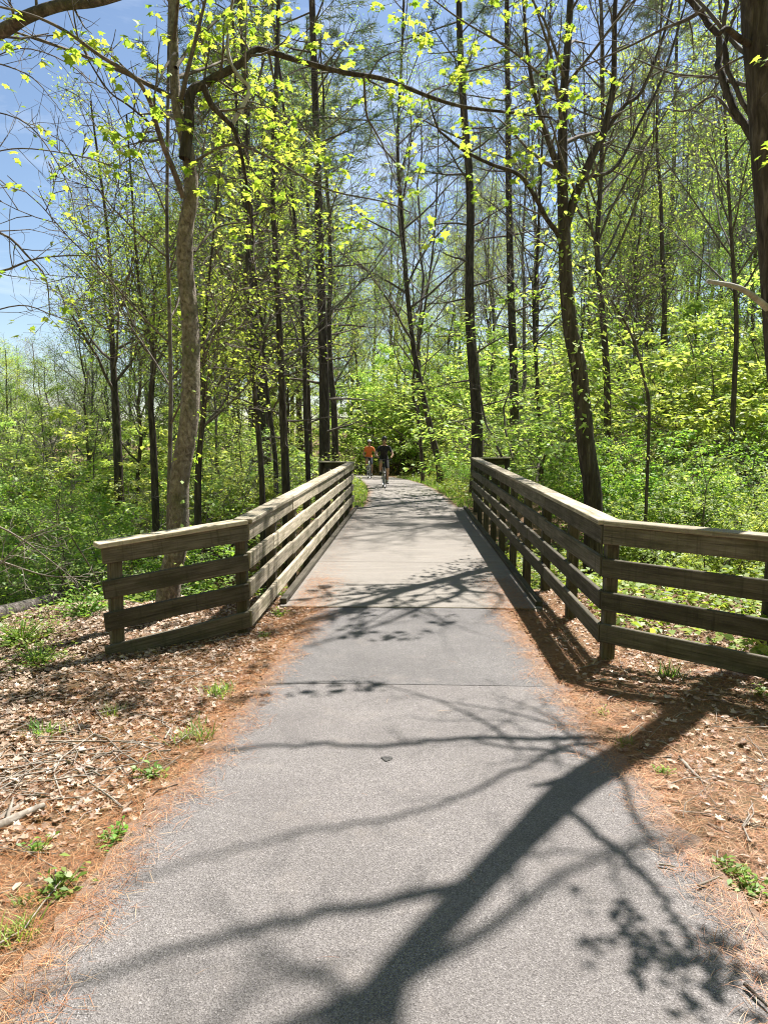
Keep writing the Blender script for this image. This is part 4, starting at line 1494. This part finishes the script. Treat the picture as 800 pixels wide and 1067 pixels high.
for lab, px, py, s, kd in WEEDS:
    c = gnd(px, py)
    c[2] = hz(c[0], c[1])
    o = thing('weed' if kd != 'g' else 'grass_tuft', lab, 'weed' if kd != 'g' else 'grass tuft', tuple(c))
    if kd == 'g':
        n = 90
        a = R.uniform(0, 6.28, n)
        Pp = np.column_stack([R.normal(0, s * .35, n), R.normal(0, s * .35, n), np.full(n, -.005)])
        U = np.column_stack([np.cos(a) * .7, np.sin(a) * .7, R.uniform(.3, 1.2, n)])
        obj('blades', leaf_mesh('blades', Pp, U, np.column_stack([-np.cos(a), -np.sin(a), np.full(n, .6)]), R.uniform(.4, 1.1, n) * s, BLADE), M['weed'], o)
    else:
        n = 60 if kd == 'r' else 260
        a = R.uniform(0, 6.28, n)
        sp = s * (.45 if kd == 'r' else .9)
        Pp = np.column_stack([R.normal(0, sp, n) * .8, R.normal(0, sp, n) * .8, np.abs(R.normal(0, s * (.3 if kd == 'r' else .55), n))])
        U = np.column_stack([np.cos(a), np.sin(a), R.uniform(-.1, .7, n)])
        obj('leaves', leaf_mesh('leaves', Pp, U, np.column_stack([R.normal(0, .3, n), R.normal(0, .3, n), np.ones(n)]), R.uniform(.35, .7, n) * s * (.62 if kd == 'r' else .38), LEAF), M['weed'], o)
        st = []
        for j in range(0, n, 2):
            st.append((np.array([[0, 0, -.01], Pp[j] * [.6, .6, .5], Pp[j]]), np.array([.003, .002, .0015]), 4))
        obj('stem', tubes('stem', st), M['weed'], o)

# ground cover --------------------------------------------------
x, y = scatter(60000, (1.7, 9), (3.6, 15), lambda x, y: (edge_d(x, y) > .5) * sstep(.25, 1.1, y - (5.42 - .893 * (x - 1.43))) * (.35 + .65 * patchy(x * .8, y * .8)) * .8)
x2, y2 = scatter(70000, (-13, -2.2), (7.6, 20), lambda x, y: (edge_d(x, y) > .8) * sstep(7.6, 9, y + .25 * (-x - 3)) * (.4 + .6 * patchy(x, y)) * .7)
x4, y4 = scatter(60000, (4, 34), (14, 50), lambda x, y: .8 + 0 * x)
x3, y3 = scatter(26000, (-8, 8), (18, 36), lambda x, y: (edge_d(x, y) > .05) * .9)
xs, ys = np.concatenate([x, x2, x3, x4]), np.concatenate([y, y2, y3, y4])
P, U, Nn, S, T = flat_leaves(xs, ys, (.05, .12), LEAF, (.02, .1), .5)
P[:, 2] += np.abs(R.normal(0, .11, len(P)))
tag(obj('ground_cover', leaf_mesh('ground_cover', P, U, Nn, S, T), M['weed']), 'low bright green plants covering the woodland floor', None, None, 'stuff')
x, y = scatter(60000, (-3.6, 3.6), (17.3, 36), lambda x, y: (edge_d(x, y) > -.06) * np.exp(-np.maximum(0, edge_d(x, y)) * 1.1))
n = len(x)
a = R.uniform(0, 6.28, n)
P = np.column_stack([x, y, height(x, y) - .01])
tag(obj('grass', leaf_mesh('grass', P, np.column_stack([np.cos(a) * .5, np.sin(a) * .5, R.uniform(.5, 1.2, n)]), np.column_stack([-np.cos(a), -np.sin(a), np.full(n, .5)]), R.uniform(.06, .2, n), BLADE), M['weed']),
    'short yellow-green grass on the verges beyond the bridge', None, None, 'stuff')


# a worn tar spot on the asphalt
c = gnd(403, 793)
a = np.linspace(0, 2 * np.pi, 22, endpoint=False)
rr_ = .026 + .005 * np.sin(3 * a) + .003 * np.sin(7 * a + 1)
V = np.vstack([[0, 0, 0], np.column_stack([rr_ * np.cos(a) * 1.1, rr_ * np.sin(a), 0 * a])])
o = obj('path_spot', mesh_np('path_spot', V, [np.array([[0, i + 1, (i + 1) % 22 + 1] for i in range(22)])]), M['asphalt_dark'])
o.location = (c[0], c[1], .014)
tag(o, 'small dark tar spot in the middle of the asphalt', None, None, 'structure')

# the same woods go on unseen behind and beside, added to cut sky light
P, tl = [], []
for i in range(120):
    an = R.uniform(rad(165), rad(375))
    rr_ = R.uniform(9, 26)
    x, y = rr_ * math.cos(an), rr_ * math.sin(an) - 1.0
    if y > 3.5 or (x > 0 and y > 0):
        continue
    H_ = R.uniform(11, 22)
    z0 = hz(x, y)
    tl.append((np.array([[x, y, z0 - .2], [x + .1, y, z0 + H_ * .5], [x, y + .1, z0 + H_]]), np.array([.16, .11, .02]), 7))
    n = 420
    q = R.normal(0, 1, (n, 3)) * [1.6, 1.6, H_ * .27] + [x, y, z0 + H_ * .5]
    P.append(q[q[:, 2] > z0 + .1])
P = np.concatenate(P)
n = len(P)
fo = obj('forest_trunks', tubes('forest_trunks', tl), M['bark_brown'])
tag(fo, 'trunks of the woods that go on behind the viewpoint', None, None, 'stuff')
tag(obj('forest', leaf_mesh('forest', P, R.normal(0, 1, (n, 3)), R.normal(0, .7, (n, 3)) + [0, 0, 1], R.uniform(.25, .6, n), LEAF), M['leaf_spring']), 'leafy woods that go on behind the viewpoint', None, None, 'stuff')


# ------------------------------------------------------------------ the two cyclists
def skin(name, chains, levels=2):
    """chains: list of (points, radii); the first point of later chains is welded to the nearest existing vertex when within 1 mm"""
    V, E, RD = [], [], []
    for pts, rr_ in chains:
        prev = None
        for p, r in zip(pts, rr_):
            k = next((i for i, q in enumerate(V) if (Vector(q) - Vector(p)).length < 1e-3), None)
            if k is None:
                V.append(tuple(p))
                RD.append(r)
                k = len(V) - 1
            if prev is not None and prev != k:
                E.append((prev, k))
            prev = k
    me = bpy.data.meshes.new(name)
    me.from_pydata(V, E, [])
    o = bpy.data.objects.new(name, me)
    col.objects.link(o)
    o.modifiers.new('skin', 'SKIN')
    if not me.skin_vertices:
        bm = bmesh.new()
        bm.from_mesh(me)
        bm.verts.layers.skin.verify()
        bm.to_mesh(me)
        bm.free()
    for i, sv in enumerate(me.skin_vertices[0].data):
        sv.radius = (RD[i], RD[i]) if not isinstance(RD[i], tuple) else RD[i]
        sv.use_root = i == 0
    ss = o.modifiers.new('sub', 'SUBSURF')
    ss.levels = ss.render_levels = levels
    dg = bpy.context.evaluated_depsgraph_get()
    m2 = bpy.data.meshes.new_from_object(o.evaluated_get(dg))
    bpy.data.objects.remove(o)
    for p in m2.polygons:
        p.use_smooth = True
    return m2


def torus(name, R0, r0, n=40, k=8):
    a = np.linspace(0, 2 * np.pi, n, endpoint=False)
    b = np.linspace(0, 2 * np.pi, k, endpoint=False)
    A, B = np.meshgrid(a, b, indexing='ij')
    V = np.stack([r0 * np.sin(B), (R0 + r0 * np.cos(B)) * np.cos(A), (R0 + r0 * np.cos(B)) * np.sin(A)], -1).reshape(-1, 3)
    i, j = np.meshgrid(np.arange(n), np.arange(k), indexing='ij')
    f = lambda i, j: (i % n) * k + j % k
    return mesh_np(name, V, [np.stack([f(i, j), f(i + 1, j), f(i + 1, j + 1), f(i, j + 1)], -1).reshape(-1, 4)], True)


def rod(*pr, k=8):
    """(x,y,z,r) rows -> tube"""
    a = np.array(pr, float)
    return (a[:, :3], a[:, 3], k)


def ball(name, c, s, seg=16, rings=10):
    bm = bmesh.new()
    bmesh.ops.create_uvsphere(bm, u_segments=seg, v_segments=rings, radius=1)
    for v in bm.verts:
        v.co = (v.co.x * s[0] + c[0], v.co.y * s[1] + c[1], v.co.z * s[2] + c[2])
    return mesh_bm(name, bm, True)


def bicycle(loc, rz, label, paint, bar):
    b = thing('bicycle', label, 'bicycle', loc, rz)
    for hub in ((0, -.52, .34), (0, .49, .34)):
        wh = obj('wheel', tubes('wheel', [rod((-.035, 0, 0, .018), (.035, 0, 0, .018), k=10)] +
                 [rod((.02 * (-1) ** i, 0, 0, .0014), (0, .31 * math.cos(i * .349), .31 * math.sin(i * .349), .0012), k=4) for i in range(18)], False, True), M['metal'], b)
        wh.location = hub
        obj('rim', torus('rim', .312, .010), M['metal'], wh)
        obj('tyre', torus('tyre', .332, .0165), M['rubber'], wh)
    hd, hd2, bb, st, rh = (0, -.355, .86), (0, -.39, .70), (0, .06, .29), (0, .22, .82), (0, .49, .34)
    fr = [rod((*hd, .018), (*hd2, .018)), rod((*hd2, .019), (*bb, .019)), rod((*bb, .016), (*st, .015)), rod((*hd, .016), (*st, .014))]
    for s in (-.05, .05):
        fr += [rod((0, .06, .29, .010), (s, .30, .31, .009), (s, .49, .34, .009)), rod((0, .21, .79, .009), (s * .8, .30, .65, .008), (s, .49, .34, .008))]
    obj('frame', tubes('frame', fr, True, True), paint, b)
    obj('fork', tubes('fork', [rod((*hd2, .016), (0, -.41, .62, .016))] + [rod((0, -.41, .64, .012), (s, -.43, .58, .012), (s, -.52, .34, .008)) for s in (-.05, .05)], True, True), paint, b)
    hb = rod((0, -.355, .85, .013), (0, -.355, .95, .012), (0, -.41, .985, .012))
    if bar == 'flat':
        bars = [rod((-.30, -.36, 1.0, .012), (-.16, -.40, 1.0, .012), (0, -.41, .985, .013), (.16, -.40, 1.0, .012), (.30, -.36, 1.0, .012))]
    else:
        bars = [rod((0, -.41, .985, .013), (s * .18, -.41, .985, .012), (s * .21, -.47, .985, .012), (s * .215, -.52, .95, .012), (s * .215, -.50, .88, .012), (s * .215, -.42, .85, .012)) for s in (-1, 1)]
    h = obj('handlebar', tubes('handlebar', [hb] + bars, True, True), M['paint_black'], b)
    for s in (-1, 1):
        obj('grip', tubes('grip', [rod((s * .30, -.36, 1.0, .018), (s * .20, -.388, 1.0, .018))] if bar == 'flat' else [rod((s * .21, -.46, .985, .018), (s * .215, -.52, .955, .018), (s * .215, -.525, 1.0, .012))], True, True), M['rubber'], h)
    sd = bmesh.new()
    bmesh.ops.create_cube(sd, size=1)
    bmesh.ops.subdivide_edges(sd, edges=list(sd.edges), cuts=3, use_grid_fill=True)
    for v in sd.verts:
        y = v.co.y + .5
        wv = .028 + .055 * max(0, y - .35) / .65
        v.co = (v.co.x * 2 * wv, .10 + y * .27, .93 + v.co.z * .045 + (.012 if y > .8 else 0) - abs(v.co.x) * .03)
    obj('saddle', mesh_bm('saddle', sd, True), M['rubber'], b)
    obj('seat_post', tubes('seat_post', [rod((0, .215, .80, .013), (0, .245, .92, .013))], True, True), M['metal'], b)
    cr = obj('crankset', tubes('crankset', [rod((-.07, .06, .29, .02), (.07, .06, .29, .02), k=10), rod((.075, .06, .29, .013), (.085, .06, .12, .010)), rod((-.075, .06, .29, .013), (-.085, .06, .46, .010))] +
             [rod((.055, .06, .29, .001), (.055, .06, .29, .095), (.060, .06, .29, .095), (.060, .06, .29, .001), k=24)], True, True), M['metal'], b)
    for s, z in ((1, .12), (-1, .46)):
        pd = bmesh.new()
        bmesh.ops.create_cube(pd, size=1)
        for v in pd.verts:
            v.co = (s * .135 + v.co.x * .09, .06 + v.co.y * .08, z + v.co.z * .02)
        bmesh.ops.bevel(pd, geom=list(pd.edges), offset=.005, segments=1, affect='EDGES')
        obj('pedal', mesh_bm('pedal', pd), M['rubber'], cr)
    return b


def rider(loc, rz, label, top, legs, helmet, flat, sleeve, lean):
    p = thing('person', label, 'person', loc, rz)
    pel = (0, .20, 1.00)
    hx, hy, hzb = (.245, -.375, 1.025) if flat else (.21, -.485, 1.01)
    sy, sz = -.06 - .10 * lean, 1.47 - .06 * lean
    neck = (0, sy - .03, sz + .05)
    ch = [([pel, (0, .16, 1.10), (0, .09, 1.22), (0, sy + .06, sz - .10), (0, sy, sz - .01), neck, (0, neck[1] - .035, neck[2] + .07), (0, neck[1] - .06, neck[2] + .15), (0, neck[1] - .055, neck[2] + .235)],
           [(.15, .115), (.145, .105), (.15, .11), (.175, .12), (.13, .09), .058, .056, (.078, .095), (.070, .085)])]
    ch.append(([(0, neck[1] - .06, neck[2] + .15), (0, neck[1] - .155, neck[2] + .125), (0, neck[1] - .178, neck[2] + .118)], [.07, .016, .011]))
    parts_z = {}
    for s in (-1, 1):
        sh_ = (s * .17, sy, sz - .03)
        el = (s * .285, (sy + hy) / 2 + .02, (sz + hzb) / 2 - .07)
        wr = (s * (hx + .012), hy + .085, hzb + .045)
        ch.append(([(0, sy, sz - .01), sh_, tuple((np.array(sh_) + el) / 2), el, tuple((np.array(el) + wr) / 2), wr, (s * hx, hy + .03, hzb + .035)],
                   [(.13, .09), .068, .052, .043, .038, .027, (.034, .022)]))
        up = s < 0
        kn = (s * .115, -.20, .80 if up else .60)
        kn = (s * .12, -.22, .86) if up else (s * .11, -.10, .62)
        ank = (s * .125, .115, .52) if up else (s * .125, .14, .19)
        toe = (s * .13, .0, .478) if up else (s * .13, .0, .142)
        hip = (s * .095, .17, .97)
        ch.append(([pel, hip, tuple(np.array(hip) * .5 + np.array(kn) * .5), kn, tuple(np.array(kn) * .6 + np.array(ank) * .4 + [0, .02, 0]), ank, tuple(np.array(ank) * .3 + np.array(toe) * .7), (toe[0], toe[1] - .06, toe[2])],
                   [(.15, .115), .098, .080, .060, .058, .036, (.040, .030), (.036, .022)]))
        palm = np.array([s * hx, hy + .03, hzb + .035])
        for j in range(4):
            o_ = (j - 1.5) * .019
            base = palm + [s * o_ if flat else 0, -.02 + (0 if flat else -.0), 0 if flat else -o_ * .5]
            q = [tuple(palm + [s * o_ * .4, 0, 0]), tuple(base + [0, -.035, .004]), tuple(base + [0, -.056, -.022 - .002 * j]), tuple(base + [0, -.036, -.052 + .003 * j])]
            ch.append((q, [.012, .0095, .009, .0075]))
        ch.append(([tuple(palm + [-s * .012, .008, -.004]), tuple(palm + [-s * .032, -.012, -.022]), tuple(palm + [-s * .030, -.03, -.040])], [.012, .0105, .008]))
    me = skin('body', ch, 2)
    for m_ in (M['skin'], top, legs, M['shoe'], M['sock']):
        me.materials.append(m_)
    for f in me.polygons:
        x, y, z = f.center
        leg = z < .98 and y > -.34 and (abs(x) < .22) and not (abs(x) > .19 and z > .9 and y < -.15)
        if z > neck[2] - .005 and abs(x) < .12:
            k = 0
        elif leg and z < .98:
            s_up = x < 0
            za = .52 if s_up else .19
            if z < za + .015 and y > -.12:
                k = 3
            elif z < za + .07 and y > .0:
                k = 4
            else:
                kz = (.80 if s_up else .66)
                k = 2 if (y > -.12 and z > kz) or (s_up and y > -.10 and z > .78) else 0
        elif abs(x) < .19 or (abs(x) < (.36 if sleeve == 'long' else .262) and z > (1.0 if sleeve == 'long' else sz - .19)):
            k = 1 if not (z < 1.07 and y < -.25) else 0
        else:
            k = 0
        f.material_index = k
    body = obj('body', me, None, p)
    hc = np.array([0, neck[1] - .058, neck[2] + .17])
    for s in (-1, 1):
        obj('eye', ball('eye', hc + [s * .032, -.086, .002], (.012, .008, .009), 10, 6), M['eye'], p)
        obj('ear', ball('ear', hc + [s * .080, .01, -.01], (.012, .02, .03), 10, 6), M['skin'], p)
    obj('mouth', ball('mouth', hc + [0, -.090, -.075], (.024, .008, .006), 10, 6), M['orange_cloth'] if False else plain('lip', (.35, .14, .12), .5), p)
    bm = bmesh.new()
    bmesh.ops.create_uvsphere(bm, u_segments=24, v_segments=14, radius=1)
    bmesh.ops.delete(bm, geom=[v for v in bm.verts if v.co.z < -.12], context='VERTS')
    for v in bm.verts:
        rib = 1 + .035 * math.cos(6 * math.atan2(v.co.x, v.co.z + .3))
        v.co = (v.co.x * .100 * rib, v.co.y * .135 + hc[1] + .012, v.co.z * .098 * rib + hc[2] + .055)
    hm = obj('helmet', mesh_bm('helmet', bm, True), helmet, p)
    sm = hm.modifiers.new('thick', 'SOLIDIFY')
    sm.thickness = .018
    strap = [rod((s * .09, hc[1], hc[2] + .05, .006), (s * .078, hc[1] - .03, hc[2] - .06, .005), (s * .02, hc[1] - .05, hc[2] - .125, .005)) for s in (-1, 1)]
    obj('strap', tubes('strap', strap), M['rubber'], hm)
    obj('hair', ball('hair', hc + [0, .035, .0], (.084, .075, .09), 14, 10), M['hair'], p)
    return p


for (px, Yc, rz, lb, lp, top, legs, hel, flat, slv, paint, lean) in (
        (400, 25.0, .10, 'dark bicycle ridden by the person in black', 'person in black jersey and helmet riding towards the bridge, nearer of two', M['black_cloth'], M['black_cloth'], M['black_shell'], False, 'short', M['paint_black'], 1.0),
        (384.5, 33.5, .16, 'pale bicycle ridden by the person in orange', 'person in orange top and pale helmet riding behind the one in black', M['orange_cloth'], M['navy_cloth'], M['white_shell'], True, 'short', M['paint_silver'], .4)):
    P0 = at(px, 500, Yc)
    z = float(path_z(Yc)) + .012
    bicycle((P0[0], Yc, z), rz, lb, paint, 'flat' if flat else 'drop')
    rider((P0[0], Yc, z), rz, lp, top, legs, hel, flat, slv, lean)
